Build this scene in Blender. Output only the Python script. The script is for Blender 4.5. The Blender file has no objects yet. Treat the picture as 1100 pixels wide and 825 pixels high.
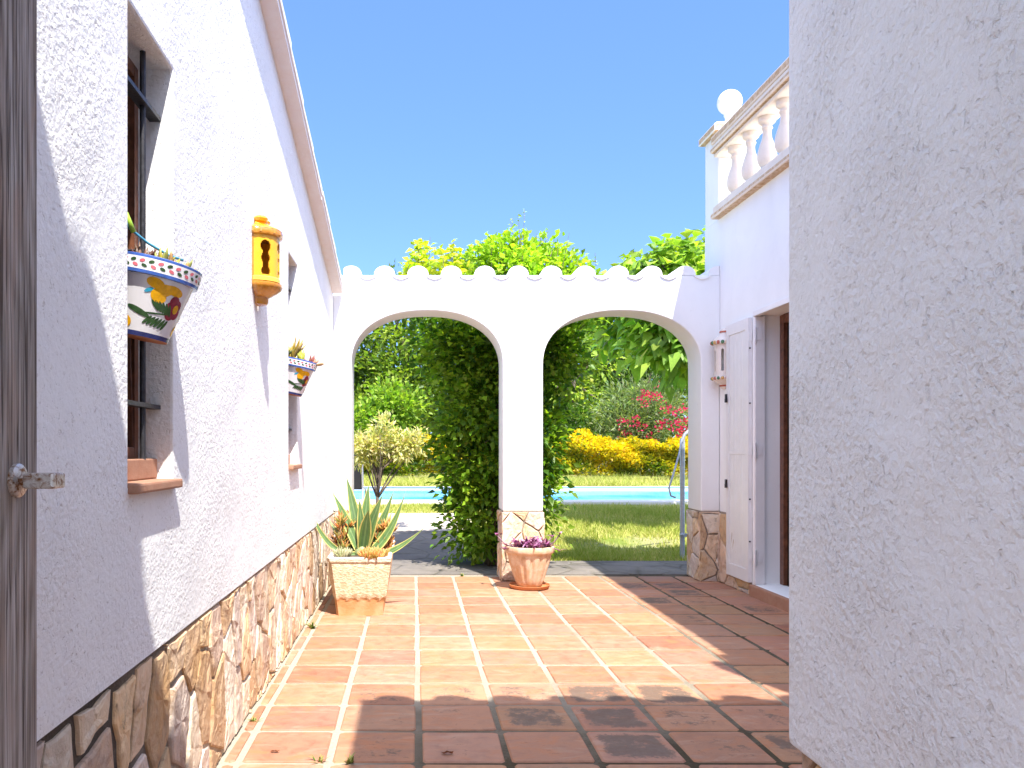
import bpy, bmesh, math, random
import numpy as np
from mathutils import Vector, Matrix

random.seed(7)
C = bpy.context.scene.collection
PI = math.pi

# ------------------------------------------------------------------ helpers
class MB:
    """collects verts / faces / material slots / colours for ONE mesh object"""
    def __init__(s):
        s.v = []; s.f = []; s.m = []; s.c = []; s.pc = {}
    def add(s, vs, fs, m=0, col=(1, 1, 1, 0)):
        o = len(s.v)
        s.v += [tuple(p) for p in vs]
        for f in fs:
            s.f.append([i + o for i in f]); s.m.append(m); s.c.append(col)
    def box(s, x0, x1, y0, y1, z0, z1, m=0, col=(1, 1, 1, 0)):
        s.add([(x0, y0, z0), (x1, y0, z0), (x1, y1, z0), (x0, y1, z0), (x0, y0, z1), (x1, y0, z1), (x1, y1, z1), (x0, y1, z1)],
              [(0, 3, 2, 1), (4, 5, 6, 7), (0, 1, 5, 4), (1, 2, 6, 5), (2, 3, 7, 6), (3, 0, 4, 7)], m, col)
    def lathe(s, prof, cx, cy, n=32, m=0, a0=0, a1=2 * PI, col=(1, 1, 1, 0), rad=None):
        full = abs(a1 - a0 - 2 * PI) < 1e-6
        k = n if full else n + 1
        vs = []
        for (r, z) in prof:
            for i in range(k):
                a = a0 + (a1 - a0) * i / n
                rr = r * (rad(a, z) if rad else 1)
                vs.append((cx + rr * math.cos(a), cy + rr * math.sin(a), z))
        fs = []
        for j in range(len(prof) - 1):
            for i in range(n):
                i2 = (i + 1) % k
                fs.append((j * k + i, j * k + i2, (j + 1) * k + i2, (j + 1) * k + i))
        s.add(vs, fs, m, col)
    def tube(s, pts, rs, n=8, m=0, col=(1, 1, 1, 0), cap=True):
        pts = [Vector(p) for p in pts]
        if not hasattr(rs, '__len__'): rs = [rs] * len(pts)
        vs = []; fs = []
        ref = None
        for i, p in enumerate(pts):
            d = (pts[min(i + 1, len(pts) - 1)] - pts[max(i - 1, 0)]).normalized()
            if ref is None:
                ref = Vector((0, 0, 1)) if abs(d.z) < .9 else Vector((1, 0, 0))
            a = d.cross(ref).normalized(); b = a.cross(d).normalized(); ref = b
            for k in range(n):
                t = 2 * PI * k / n
                vs.append(p + (a * math.cos(t) + b * math.sin(t)) * rs[i])
        for i in range(len(pts) - 1):
            for k in range(n):
                k2 = (k + 1) % n
                fs.append((i * n + k, i * n + k2, (i + 1) * n + k2, (i + 1) * n + k))
        if cap:
            fs.append(tuple(range(n))[::-1]); fs.append(tuple((len(pts) - 1) * n + k for k in range(n)))
        s.add(vs, fs, m, col)
    def build(s, name, mats, parent=None, smooth=False, bevel=0, seg=2, merge=False, angle=40):
        me = bpy.data.meshes.new(name)
        me.from_pydata(s.v, [], s.f)
        if not isinstance(mats, (list, tuple)): mats = [mats]
        for mm in mats: me.materials.append(mm)
        me.polygons.foreach_set('material_index', s.m)
        if s.pc:
            at = me.attributes.new('Col', 'FLOAT_COLOR', 'POINT')
            at.data.foreach_set('color', np.array([s.pc.get(i, (1, 1, 1, 0)) for i in range(len(s.v))], dtype=np.float32).ravel())
        else:
            at = me.attributes.new('Col', 'FLOAT_COLOR', 'FACE')
            at.data.foreach_set('color', np.array(s.c, dtype=np.float32).ravel())
        bm = bmesh.new(); bm.from_mesh(me)
        if merge or bevel: bmesh.ops.remove_doubles(bm, verts=bm.verts, dist=1e-4)
        bmesh.ops.recalc_face_normals(bm, faces=bm.faces)
        if bevel:
            es = [e for e in bm.edges if len(e.link_faces) == 2 and e.calc_face_angle(0) > math.radians(angle)]
            bmesh.ops.bevel(bm, geom=es, offset=bevel, segments=seg, profile=.6, affect='EDGES', clamp_overlap=True)
        bm.to_mesh(me); bm.free()
        if smooth:
            me.shade_smooth()
            if smooth != 'all': me.set_sharp_from_angle(angle=math.radians(38))
        o = bpy.data.objects.new(name, me); C.objects.link(o)
        if parent: o.parent = parent; o.matrix_parent_inverse = parent.matrix_world.inverted() if False else Matrix.Translation(-Vector(parent.location)) if parent.parent is None else Matrix.Identity(4)
        return o

def tag(o, label=None, cat=None, group=None, kind=None):
    if label: o['label'] = label
    if cat: o['category'] = cat
    if group: o['group'] = group
    if kind: o['kind'] = kind
    return o
def thing(name, loc, label, cat, group=None):
    o = bpy.data.objects.new(name, None); C.objects.link(o)
    o.location = loc; o.empty_display_size = .1
    return tag(o, label, cat, group)

# ------------------------------------------------------------------ materials
class NT:
    def __init__(s, name):
        s.mat = bpy.data.materials.new(name); s.mat.use_nodes = True
        s.t = s.mat.node_tree; s.t.nodes.clear()
        s.out = s.n('ShaderNodeOutputMaterial')
    def n(s, typ, **kw):
        nd = s.t.nodes.new(typ)
        for k, v in kw.items():
            if k.startswith('i_'):
                key = k[2:]
                nd.inputs[int(key) if key.isdigit() else key.replace('_', ' ')].default_value = v
            else: setattr(nd, k, v)
        return nd
    def l(s, a, b): s.t.links.new(a, b)
    def coord(s, scale=(1, 1, 1), kind='Object'):
        tc = s.n('ShaderNodeTexCoord'); mp = s.n('ShaderNodeMapping')
        mp.inputs['Scale'].default_value = scale
        s.l(tc.outputs[kind], mp.inputs['Vector']); return mp.outputs[0]
    def noise(s, vec, scale, detail=4, rough=.55, dist=0):
        nd = s.n('ShaderNodeTexNoise'); nd.inputs['Scale'].default_value = scale
        nd.inputs['Detail'].default_value = detail; nd.inputs['Roughness'].default_value = rough
        nd.inputs['Distortion'].default_value = dist
        s.l(vec, nd.inputs['Vector']); return nd.outputs['Fac']
    def ramp(s, fac, stops):
        r = s.n('ShaderNodeValToRGB'); e = r.color_ramp.elements
        while len(e) < len(stops): e.new(.5)
        for el, (p, c) in zip(e, stops):
            el.position = p; el.color = tuple(c) + ((1,) if len(c) == 3 else ()) if hasattr(c, '__len__') else (c, c, c, 1)
        s.l(fac, r.inputs[0]); return r.outputs[0]
    def mix(s, fac, a, b, mode='MIX'):
        m = s.n('ShaderNodeMix', data_type='RGBA', blend_type=mode)
        for inp, v in ((m.inputs[0], fac), (m.inputs[6], a), (m.inputs[7], b)):
            if hasattr(v, 'is_linked'): s.l(v, inp)
            elif hasattr(v, '__len__'): inp.default_value = tuple(v) + ((1,) if len(v) == 3 else ())
            else: inp.default_value = v
        return m.outputs[2]
    def math(s, op, a, b=0.0, clamp=False):
        m = s.n('ShaderNodeMath', operation=op, use_clamp=clamp)
        for inp, v in ((m.inputs[0], a), (m.inputs[1], b)):
            if hasattr(v, 'is_linked'): s.l(v, inp)
            else: inp.default_value = v
        return m.outputs[0]
    def bump(s, h, strength=.5, dist=.01, nrm=None):
        b = s.n('ShaderNodeBump'); b.inputs['Strength'].default_value = strength; b.inputs['Distance'].default_value = dist
        s.l(h, b.inputs['Height'])
        if nrm: s.l(nrm, b.inputs['Normal'])
        return b.outputs[0]
    def attr(s, name='Col'):
        a = s.n('ShaderNodeAttribute'); a.attribute_name = name; return a
    def pr(s, col, rough=.6, nrm=None, metal=0, spec=.5, **kw):
        p = s.n('ShaderNodeBsdfPrincipled')
        if hasattr(col, 'is_linked'): s.l(col, p.inputs['Base Color'])
        else: p.inputs['Base Color'].default_value = tuple(col) + (1,)
        if hasattr(rough, 'is_linked'): s.l(rough, p.inputs['Roughness'])
        else: p.inputs['Roughness'].default_value = rough
        p.inputs['Metallic'].default_value = metal
        p.inputs['Specular IOR Level'].default_value = spec
        for k, v in kw.items(): p.inputs[k].default_value = v
        if nrm: s.l(nrm, p.inputs['Normal'])
        s.l(p.outputs[0], s.out.inputs[0]); return p

def stucco(name, base=(.855, .86, .84), scale=75, strength=.55, dist=.008, speck=.5, dirt=.5):
    m = NT(name); v = m.coord((1, 1, 1))
    big = m.noise(v, scale, 5, .6, .3)
    vo = m.n('ShaderNodeTexVoronoi', feature='SMOOTH_F1'); vo.inputs['Scale'].default_value = scale * .9; vo.inputs['Smoothness'].default_value = .5
    wv = m.n('ShaderNodeVectorMath', operation='ADD'); nz = m.n('ShaderNodeTexNoise'); nz.inputs['Scale'].default_value = scale * .35
    m.l(v, nz.inputs['Vector'])
    sc = m.n('ShaderNodeVectorMath', operation='SCALE'); sc.inputs['Scale'].default_value = .03; m.l(nz.outputs['Color'], sc.inputs[0])
    m.l(v, wv.inputs[0]); m.l(sc.outputs[0], wv.inputs[1]); m.l(wv.outputs[0], vo.inputs['Vector'])
    pits = m.ramp(m.noise(v, scale * .9, 3, .6, .6), [(.27, 0.0), (.40, 1.0)])
    patch = m.ramp(m.noise(v, 2.6, 3, .5), [(.35, .35), (.65, 1.0)])
    h = m.math('ADD', m.math('MULTIPLY', big, .8), m.math('MULTIPLY', vo.outputs['Distance'], .45))
    h = m.math('ADD', h, m.math('MULTIPLY', pits, .55 * speck))
    fine = m.noise(v, scale * 4, 3, .6)
    h = m.math('ADD', h, m.math('MULTIPLY', fine, .12))
    h = m.math('MULTIPLY', h, patch)
    h = m.math('ADD', h, m.math('MULTIPLY', m.noise(v, 5, 3, .5), 1.1))
    tone = m.ramp(m.noise(m.coord((1, 1, .55)), 1.7, 5, .62, .4), [(.3, .915), (.68, 1.0)])
    col = m.mix(1.0, base + (1,), tone, 'MULTIPLY')
    col = m.mix(m.math('MULTIPLY', m.math('SUBTRACT', 1.0, pits), .35 * speck), col, (.45, .40, .36))  # pit hollows coloured darker, painting in the shade inside them
    sp = m.ramp(m.noise(v, 22, 2, .5), [(.70, 0.0), (.76, 1.0)])
    col = m.mix(m.math('MULTIPLY', sp, .10 * dirt), col, (.4, .34, .28))
    m.pr(col, .88, m.bump(h, strength, dist), spec=.25)
    return m.mat

M = {}
M['stucco'] = stucco('rough_white_stucco', base=(.835, .84, .82), scale=78, strength=.55, dist=.009, speck=1.3)
M['stucco_near'] = stucco('coarse_white_stucco', base=(.885, .925, .945), scale=72, strength=.9, dist=.012, speck=.7)
M['plaster'] = stucco('smooth_white_plaster', scale=22, strength=.22, dist=.008, speck=.12, dirt=.8)

def stone_mat(name, dark_zone=None):
    m = NT(name); v = m.coord((1, 1, 1)); a = m.attr()
    n1 = m.noise(v, 9, 6, .62, .8); n2 = m.noise(m.coord((1, 1, .75)), 24, 6, .6, .6)
    c = m.mix(1.0, a.outputs['Color'], m.ramp(n1, [(.25, (.62, .55, .50)), (.5, (1, 1, 1)), (.75, (1.15, 1.05, .92))]), 'MULTIPLY')
    c = m.mix(m.ramp(m.noise(v, 5, 4, .6, .5), [(.52, 0.0), (.68, .6)]), c, (.54, .31, .12))
    c = m.mix(m.ramp(n2, [(.60, 0.0), (.72, .6)]), c, (.13, .095, .075))
    h = m.math('ADD', m.math('MULTIPLY', n1, .7), m.math('MULTIPLY', n2, .6))
    m.pr(c, .85, m.bump(h, .9, .02), spec=.25); return m.mat
M['stone'] = stone_mat('split_sandstone')
m = NT('pale_mortar'); v = m.coord()
zone = m.n('ShaderNodeSeparateXYZ'); m.l(v, zone.inputs[0])
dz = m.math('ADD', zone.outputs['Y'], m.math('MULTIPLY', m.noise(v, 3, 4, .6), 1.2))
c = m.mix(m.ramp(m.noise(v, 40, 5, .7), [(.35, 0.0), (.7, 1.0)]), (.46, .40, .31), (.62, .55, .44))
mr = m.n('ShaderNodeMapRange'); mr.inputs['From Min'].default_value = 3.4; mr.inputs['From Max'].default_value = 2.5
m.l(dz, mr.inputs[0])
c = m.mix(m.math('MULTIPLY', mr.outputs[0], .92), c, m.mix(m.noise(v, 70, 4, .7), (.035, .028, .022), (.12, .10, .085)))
m.pr(c, .95, m.bump(m.noise(v, 90, 5, .7), .9, .012), spec=.15); M['mortar'] = m.mat
m = NT('grey_mortar'); v = m.coord()
m.pr(m.mix(m.noise(v, 30, 5, .7), (.22, .18, .14), (.46, .40, .33)), .95, m.bump(m.noise(v, 80, 5, .7), .8, .012), spec=.15); M['mortar_pale'] = m.mat

# terracotta floor
m = NT('terracotta_floor_tile'); v = m.coord(); a = m.attr()
n1 = m.noise(v, 3.5, 5, .6, .6); n2 = m.noise(v, 14, 6, .65, .5); n3 = m.noise(v, 60, 4, .7)
c = m.mix(1.0, a.outputs['Color'], m.ramp(n2, [(.25, (.72, .66, .62)), (.5, (1, 1, 1)), (.78, (1.22, 1.22, 1.18))]), 'MULTIPLY')
c = m.mix(m.ramp(m.noise(m.coord((1, 2.2, 1)), 4.5, 5, .6, 1.2), [(.50, 0.0), (.66, .55)]), c, (.44, .165, .06))
c = m.mix(m.ramp(m.noise(m.coord((.6, 2, 1)), 6, 5, .65, .8), [(.55, 0.0), (.72, .5)]), c, (.46, .335, .235))
lich = m.math('ADD', m.math('ADD', m.math('MULTIPLY', n2, .5), m.math('MULTIPLY', n3, .35)), m.math('MULTIPLY', m.noise(v, 5, 3, .55, .8), .32))
thr = m.math('SUBTRACT', .88, m.math('MULTIPLY', a.outputs['Alpha'], .45))
lf = m.n('ShaderNodeMapRange'); m.l(lich, lf.inputs[0]); m.l(thr, lf.inputs['From Min']); m.l(m.math('ADD', thr, .10), lf.inputs['From Max'])
c = m.mix(m.math('MULTIPLY', lf.outputs[0], .8), c, m.mix(n3, (.050, .038, .028), (.15, .12, .09)))
m.pr(c, m.ramp(n2, [(.3, .5), (.7, .75)]), m.bump(m.math('ADD', m.math('MULTIPLY', n2, .8), m.math('MULTIPLY', n3, .3)), .45, .006), spec=.35); M['tile'] = m.mat
m = NT('floor_grout'); v = m.coord()
g1 = m.noise(v, 1.1, 4, .6, .3); g2 = m.noise(v, 60, 5, .7)
c = m.mix(g2, (.30, .26, .19), (.46, .41, .32))
sx = m.n('ShaderNodeSeparateXYZ'); m.l(v, sx.inputs[0])
# joints darken towards the gate end and along the door side, broken by noise
q = m.math('MAXIMUM', m.math('MULTIPLY', m.math('SUBTRACT', sx.outputs['X'], .9), .75), m.math('MULTIPLY', m.math('SUBTRACT', 4.3, sx.outputs['Y']), .8))
q = m.math('ADD', q, m.math('MULTIPLY', m.math('SUBTRACT', g1, .5), 2.2))
q = m.math('ADD', q, m.math('MULTIPLY', m.math('SUBTRACT', g2, .5), .8))
q = m.math('MULTIPLY', m.math('MINIMUM', m.math('MAXIMUM', q, 0.0), 1.0), m.math('MINIMUM', m.math('MAXIMUM', m.math('MULTIPLY', m.math('ADD', sx.outputs['X'], .30), 2.5), 0.0), 1.0))
c = m.mix(q, c, m.mix(g2, (.035, .028, .015), (.12, .098, .062)))
m.pr(c, .95, m.bump(g2, .8, .01), spec=.1); M['grout'] = m.mat

def terracotta(name, base, pale, amt=.5, sc=14):
    m = NT(name); v = m.coord()
    n = m.noise(v, sc, 5, .65, .4); n2 = m.noise(v, sc * 6, 4, .7)
    c = m.mix(m.ramp(n, [(.4, 0.0), (.75, amt)]), base, pale)
    c = m.mix(m.ramp(m.noise(v, sc * .6, 4, .6), [(.6, 0.0), (.75, .5)]), c, tuple(x * .45 for x in base))
    m.pr(c, .75, m.bump(m.math('ADD', n, m.math('MULTIPLY', n2, .4)), .4, .006), spec=.3); return m.mat
M['terra'] = terracotta('terracotta_clay', (.42, .17, .08), (.55, .33, .2))
M['terra_pale'] = terracotta('limy_terracotta', (.56, .36, .21), (.70, .59, .46), .95)
M['saucer'] = terracotta('orange_terracotta_saucer', (.50, .19, .07), (.5, .28, .15), .4)
M['sill'] = terracotta('terracotta_sill', (.36, .18, .11), (.44, .29, .2), .5, 10)

def simple(name, col, rough=.5, metal=0, spec=.5, nscale=30, namt=.12, bump=.1, **kw):
    m = NT(name); v = m.coord(); n = m.noise(v, nscale, 4, .6)
    c = m.mix(m.ramp(n, [(.3, 0.0), (.75, 1.0)]), tuple(x * (1 - namt) for x in col), tuple(min(1, x * (1 + namt)) for x in col))
    m.pr(c, rough, m.bump(n, bump, .004), metal, spec, **kw); return m.mat
M['white_paint'] = simple('white_gloss_paint', (.76, .745, .73), .38, nscale=8, namt=.04, bump=.08)
M['iron'] = simple('black_wrought_iron', (.03, .03, .035), .45, .3, nscale=60, namt=.5, bump=.3)
M['wood_frame'] = simple('brown_varnished_wood', (.15, .055, .025), .4, nscale=25, namt=.5, bump=.2)
M['glass_dark'] = simple('window_glass', (.02, .018, .016), .08, nscale=5, namt=.2, bump=.0)
M['soil'] = simple('dark_soil', (.07, .05, .035), .95, nscale=60, namt=.6, bump=.9)
M['steel'] = simple('galvanised_steel', (.50, .52, .57), .35, .55, nscale=30, namt=.15)
M['sling'] = simple('charcoal_sling_fabric', (.035, .036, .042), .8, nscale=120, namt=.3)
M['globe'] = simple('white_globe_glass', (.86, .85, .83), .25, nscale=5, namt=.01, bump=0)
M['cast_stone'] = NT('cast_stone'); m = M['cast_stone']; v = m.coord()
n = m.noise(v, 12, 6, .7, .5)
c = m.mix(m.ramp(n, [(.42, 0.0), (.68, .8)]), (.74, .68, .62), (.46, .31, .20))
m.pr(c, .85, m.bump(m.noise(v, 60, 5, .7), .6, .008), spec=.2); M['cast_stone'] = m.mat
m = NT('cast_stone_clean'); v = m.coord(); n = m.noise(v, 9, 5, .65)
m.pr(m.mix(m.ramp(n, [(.5, 0.0), (.8, .5)]), (.76, .68, .58), (.60, .45, .32)), .85, m.bump(m.noise(v, 70, 5, .7), .3, .005), spec=.2); M['baluster'] = m.mat
m = NT('lichen_stone'); v = m.coord(); n = m.noise(v, 24, 6, .75, .5)
m.pr(m.mix(m.ramp(n, [(.35, 0.0), (.62, 1.0)]), (.72, .58, .43), (.46, .29, .15)), .9, m.bump(n, .8, .012), spec=.15); M['lichen'] = m.mat

# weathered grey gate wood
m = NT('weathered_grey_wood'); v = m.coord((1, 1, 1))
warp = m.n('ShaderNodeTexNoise'); warp.inputs['Scale'].default_value = 3.0; warp.inputs['Detail'].default_value = 2; m.l(m.coord((1, 1, .45)), warp.inputs['Vector'])
kn = m.n('ShaderNodeTexVoronoi'); kn.inputs['Scale'].default_value = 3.0; m.l(m.coord((1.6, 1.6, .9)), kn.inputs['Vector'])
kd = m.ramp(kn.outputs['Distance'], [(.0, 1.0), (.28, 0.0)])
sp = m.n('ShaderNodeSeparateXYZ'); m.l(v, sp.inputs[0])
fld = m.math('ADD', m.math('MULTIPLY', sp.outputs['Y'], 20.0), m.math('ADD', m.math('MULTIPLY', warp.outputs['Fac'], 9.0), m.math('MULTIPLY', kd, 2.6)))
ring = m.math('SINE', m.math('MULTIPLY', fld, 5.5))
fine = m.noise(m.coord((34, 34, .9)), 3, 7, .7, .5); crk = m.noise(m.coord((16, 16, .30)), 3, 3, .5, .4); blot = m.noise(m.coord((6, 6, 1.2)), 2.2, 4, .6, 1)
c = m.ramp(m.math('ADD', m.math('MULTIPLY', ring, .05), m.math('MULTIPLY', fine, 1.0)), [(.30, (.11, .085, .07)), (.44, (.26, .225, .195)), (.56, (.38, .345, .315)), (.72, (.50, .465, .435))])
c = m.mix(m.ramp(blot, [(.48, 0.0), (.72, .6)]), c, (.36, .25, .19))
c = m.mix(m.ramp(kd, [(.80, 0.0), (.97, .85)]), c, (.07, .05, .04))
ck = m.ramp(m.math('ABSOLUTE', m.math('SUBTRACT', crk, .5)), [(.006, 1.0), (.022, 0.0)])
c = m.mix(m.math('MULTIPLY', ck, .85), c, (.06, .045, .035))
m.pr(c, .85, m.bump(m.math('SUBTRACT', m.math('ADD', m.math('MULTIPLY', ring, .15), fine), ck), .7, .005), spec=.2); M['gate_wood'] = m.mat
m = NT('rusty_worn_metal'); v = m.coord(); n = m.noise(v, 70, 5, .7, .6)
m.pr(m.mix(m.ramp(n, [(.45, 0.0), (.62, 1.0)]), (.62, .60, .56), (.24, .12, .05)), m.ramp(n, [(.4, .3), (.65, .8)]), m.bump(n, .5, .002), metal=.75); M['rusty'] = m.mat
m = NT('white_verge_tile'); v = m.coord(); n = m.noise(v, 10, 5, .65)
m.pr(m.mix(m.ramp(n, [(.35, 0.0), (.7, .7)]), (.84, .80, .76), (.80, .70, .63)), .9, m.bump(m.noise(v, 45, 5, .7), .4, .006), spec=.2); M['verge_soffit'] = m.mat
m = NT('aged_barrel_tile'); v = m.coord(); n = m.noise(v, 8, 5, .65)
m.pr(m.mix(n, (.40, .2, .11), (.55, .36, .24)), .85, m.bump(n, .4, .01)); M['rooftile'] = m.mat

# flagstones & ground
m = NT('flagstone_paving'); v = m.coord()
vo = m.n('ShaderNodeTexVoronoi', feature='DISTANCE_TO_EDGE'); vo.inputs['Scale'].default_value = 2.6; m.l(v, vo.inputs['Vector'])
vc = m.n('ShaderNodeTexVoronoi'); vc.inputs['Scale'].default_value = 2.6; m.l(v, vc.inputs['Vector'])
n = m.noise(v, 12, 5, .65)
c = m.mix(n, (.10, .09, .08), (.22, .195, .165))
c = m.mix(m.ramp(m.math('ADD', vo.outputs[0], m.math('MULTIPLY', n, .05)), [(.035, .75), (.065, 0.0)]), c, (.10, .09, .065))
c = m.mix(m.ramp(m.noise(v, 1.6, 4, .6), [(.45, 0.0), (.6, .5)]), c, (.25, .22, .185))
m.pr(c, .9, m.bump(m.math('ADD', m.ramp(vo.outputs[0], [(.0, 0.0), (.07, 1.0)]), m.math('MULTIPLY', n, .5)), .6, .02), spec=.2); M['flag'] = m.mat
m = NT('lawn_soil_and_turf'); v = m.coord()
n = m.noise(v, 1.1, 5, .6, .4); n2 = m.noise(v, 35, 5, .7)
c = m.mix(m.ramp(n, [(.40, 0.0), (.62, 1.0)]), (.22, .28, .05), (.54, .46, .27))
c = m.mix(m.math('MULTIPLY', n2, .55), c, (.12, .16, .03))
m.pr(c, .95, m.bump(n2, .9, .03), spec=.1); M['lawn'] = m.mat
m = NT('pool_coping'); v = m.coord(); n = m.noise(v, 8, 4, .6)
m.pr(m.mix(n, (.62, .58, .52), (.72, .69, .64)), .8, m.bump(n, .2, .01)); M['coping'] = m.mat
m = NT('pool_tile_blue'); v = m.coord()
br = m.n('ShaderNodeTexBrick'); br.inputs['Scale'].default_value = 8; br.offset = 0
br.inputs['Color1'].default_value = (.10, .42, .66, 1); br.inputs['Color2'].default_value = (.13, .47, .70, 1); br.inputs['Mortar'].default_value = (.5, .66, .74, 1)
br.inputs['Brick Width'].default_value = .25; br.inputs['Row Height'].default_value = .25; br.inputs['Mortar Size'].default_value = .012
m.l(v, br.inputs['Vector']); m.pr(br.outputs[0], .35); M['pool_tile'] = m.mat
m = NT('pool_water'); v = m.coord(); n = m.noise(v, 3.5, 3, .5, .5)
wc = m.mix(m.ramp(m.noise(m.coord((.25, .5, 1)), 1.1, 2, .4), [(.44, 0.0), (.52, 1.0)]), (.12, .46, .68), (.02, .27, .60))
m.pr(wc, .12, m.bump(n, .15, .03), spec=.12, **{'IOR': 1.10}); M['water'] = m.mat

def leaf_mat(name, rough=.45, trans=.46, tint=(1.22, 1.35, .4), spec=.4):
    m = NT(name); a = m.attr(); v = m.coord()
    col = m.mix(1.0, a.outputs['Color'], m.ramp(m.noise(v, 40, 3, .6), [(.3, (.82, .85, .8)), (.7, (1.15, 1.12, 1.1))]), 'MULTIPLY')
    p = m.pr(col, rough, spec=spec)
    tr = m.n('ShaderNodeBsdfTranslucent'); m.l(m.mix(1.0, col, tint, 'MULTIPLY'), tr.inputs[0])
    mx = m.n('ShaderNodeMixShader'); mx.inputs[0].default_value = trans
    m.l(p.outputs[0], mx.inputs[1]); m.l(tr.outputs[0], mx.inputs[2]); m.l(mx.outputs[0], m.out.inputs[0]); return m.mat
M['leaf'] = leaf_mat('leaf')
M['grass'] = leaf_mat('grass_blade', .6, .3, spec=.2)
M['petal'] = leaf_mat('petal', .6, .3, (1.1, 1.0, 1.0), .2)
m = NT('bark'); v = m.coord((1, 1, .3)); n = m.noise(v, 30, 6, .7, .6)
m.pr(m.mix(n, (.09, .065, .045), (.30, .24, .18)), .95, m.bump(n, .8, .02), spec=.1); M['bark'] = m.mat

# ------------------------------------------------------------------ camera / light / world
H = 1.13
cam = bpy.data.cameras.new('camera'); co = bpy.data.objects.new('camera', cam); C.objects.link(co)
co.location = (0, 0, H); co.rotation_euler = (PI / 2, 0, 0)
cam.sensor_width = 36; cam.lens = 36 * 887 / 1100
cam.shift_x = 105 / 1100; cam.shift_y = 71.5 / 1100
cam.clip_start = .05; cam.clip_end = 1500
bpy.context.scene.camera = co
L = Vector((-1, 2.6, -4.5)).normalized()
sl = bpy.data.lights.new('sun', 'SUN'); sl.energy = 3.15; sl.angle = math.radians(.55); sl.color = (1, .95, .885)
so = bpy.data.objects.new('sun', sl); C.objects.link(so); so.rotation_euler = L.to_track_quat('-Z', 'Y').to_euler(); so.location = (3, -5, 9)
w = bpy.data.worlds.new('World'); bpy.context.scene.world = w; w.use_nodes = True
nt = w.node_tree; nt.nodes.clear()
sky = nt.nodes.new('ShaderNodeTexSky'); sky.sky_type = 'NISHITA'; sky.sun_disc = False
sky.sun_elevation = math.asin(-L.z); sky.sun_rotation = math.atan2(-L.x, -L.y)
SKY_FILL = 3.9
sky.air_density = 1.0; sky.dust_density = .1; sky.ozone_density = 1.6
bg = nt.nodes.new('ShaderNodeBackground'); bg.inputs[1].default_value = .15
ow = nt.nodes.new('ShaderNodeOutputWorld'); tint = nt.nodes.new('ShaderNodeMix'); tint.data_type = 'RGBA'; tint.blend_type = 'MULTIPLY'; tint.inputs[0].default_value = 1
tint.inputs[7].default_value = (.43, .55, .95, 1)      # deep clear Mediterranean blue
nt.links.new(sky.outputs[0], tint.inputs[6]); azure = nt.nodes.new('ShaderNodeMix'); azure.data_type = 'RGBA'; azure.inputs[0].default_value = .55
azure.inputs[7].default_value = (.43, .84, 1.78, 1)
nt.links.new(tint.outputs[2], azure.inputs[6])
# added glow around the sun, out of view, lifting the fill in the shade
tcw = nt.nodes.new('ShaderNodeTexCoord'); dot = nt.nodes.new('ShaderNodeVectorMath'); dot.operation = 'DOT_PRODUCT'
dot.inputs[1].default_value = tuple(-L); nt.links.new(tcw.outputs['Generated'], dot.inputs[0])
mrw = nt.nodes.new('ShaderNodeMapRange'); mrw.interpolation_type = 'SMOOTHSTEP'; mrw.inputs['From Min'].default_value = .25; mrw.inputs['From Max'].default_value = .98
nt.links.new(dot.outputs['Value'], mrw.inputs[0])
sky_fill = nt.nodes.new('ShaderNodeMix'); sky_fill.data_type = 'RGBA'; sky_fill.blend_type = 'ADD'; sky_fill.inputs[7].default_value = (SKY_FILL, SKY_FILL * .96, SKY_FILL * .98, 1)
nt.links.new(mrw.outputs[0], sky_fill.inputs[0]); nt.links.new(azure.outputs[2], sky_fill.inputs[6]); nt.links.new(sky_fill.outputs[2], bg.inputs[0]); nt.links.new(bg.outputs[0], ow.inputs[0])
sc = bpy.context.scene
sc.view_settings.view_transform = 'Standard'; sc.view_settings.look = 'None'; sc.view_settings.exposure = 1.80; sc.view_settings.gamma = 1
sc.render.engine = 'CYCLES'; sc.cycles.use_denoising = True
sc.cycles.max_bounces = 8; sc.cycles.diffuse_bounces = 5; sc.cycles.transparent_max_bounces = 4
sc.cycles.caustics_reflective = False; sc.cycles.caustics_refractive = False

# ------------------------------------------------------------------ ground
def gz(y):
    if y < 8.4: return 0.0
    if y < 13: return .0766 * (y - 8.4)
    if y < 18: return .352
    if y < 21: return .352 + .05 * (y - 18)
    return .50
PX0, PX1, PY0, PY1 = -6.5, 9.0, 13.05, 17.7
XL, XR, YA, YB = -.70, 2.64, 7.13, 7.48      # house faces, arch wall front and back

def grid_sheet(name, xs, ys, mat, dz=0.0, skip=None, zf=gz):
    b = MB(); nx = len(xs)
    b.v = [(x, y, zf(y) + dz) for y in ys for x in xs]
    for j in range(len(ys) - 1):
        for i in range(nx - 1):
            if skip and skip((xs[i] + xs[i + 1]) / 2, (ys[j] + ys[j + 1]) / 2): continue
            b.f.append([j * nx + i, j * nx + i + 1, (j + 1) * nx + i + 1, (j + 1) * nx + i]); b.m.append(0); b.c.append((1, 1, 1, 0))
    return tag(b.build(name, mat), kind='structure')
grid_sheet('ground', [-400, -60, -20, PX0, 0, PX1, 20, 60, 400], [-400, -60, -10, 8.4, 9.5, 10.5, 11.6, 13, PY0, PY1, 18, 19, 20, 21, 40, 90, 400], M['lawn'], -.03,
           lambda x, y: PX0 < x < PX1 and PY0 < y < PY1)
m = NT('pale_gravel_path'); v = m.coord(); n = m.noise(v, 90, 4, .7)
m.pr(m.mix(m.math('ADD', m.math('MULTIPLY', n, .6), m.math('MULTIPLY', m.noise(v, 3, 4, .6), .5)), (.36, .30, .24), (.60, .53, .45)), .95, m.bump(n, .6, .01), spec=.1); M['gravel'] = m.mat
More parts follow.
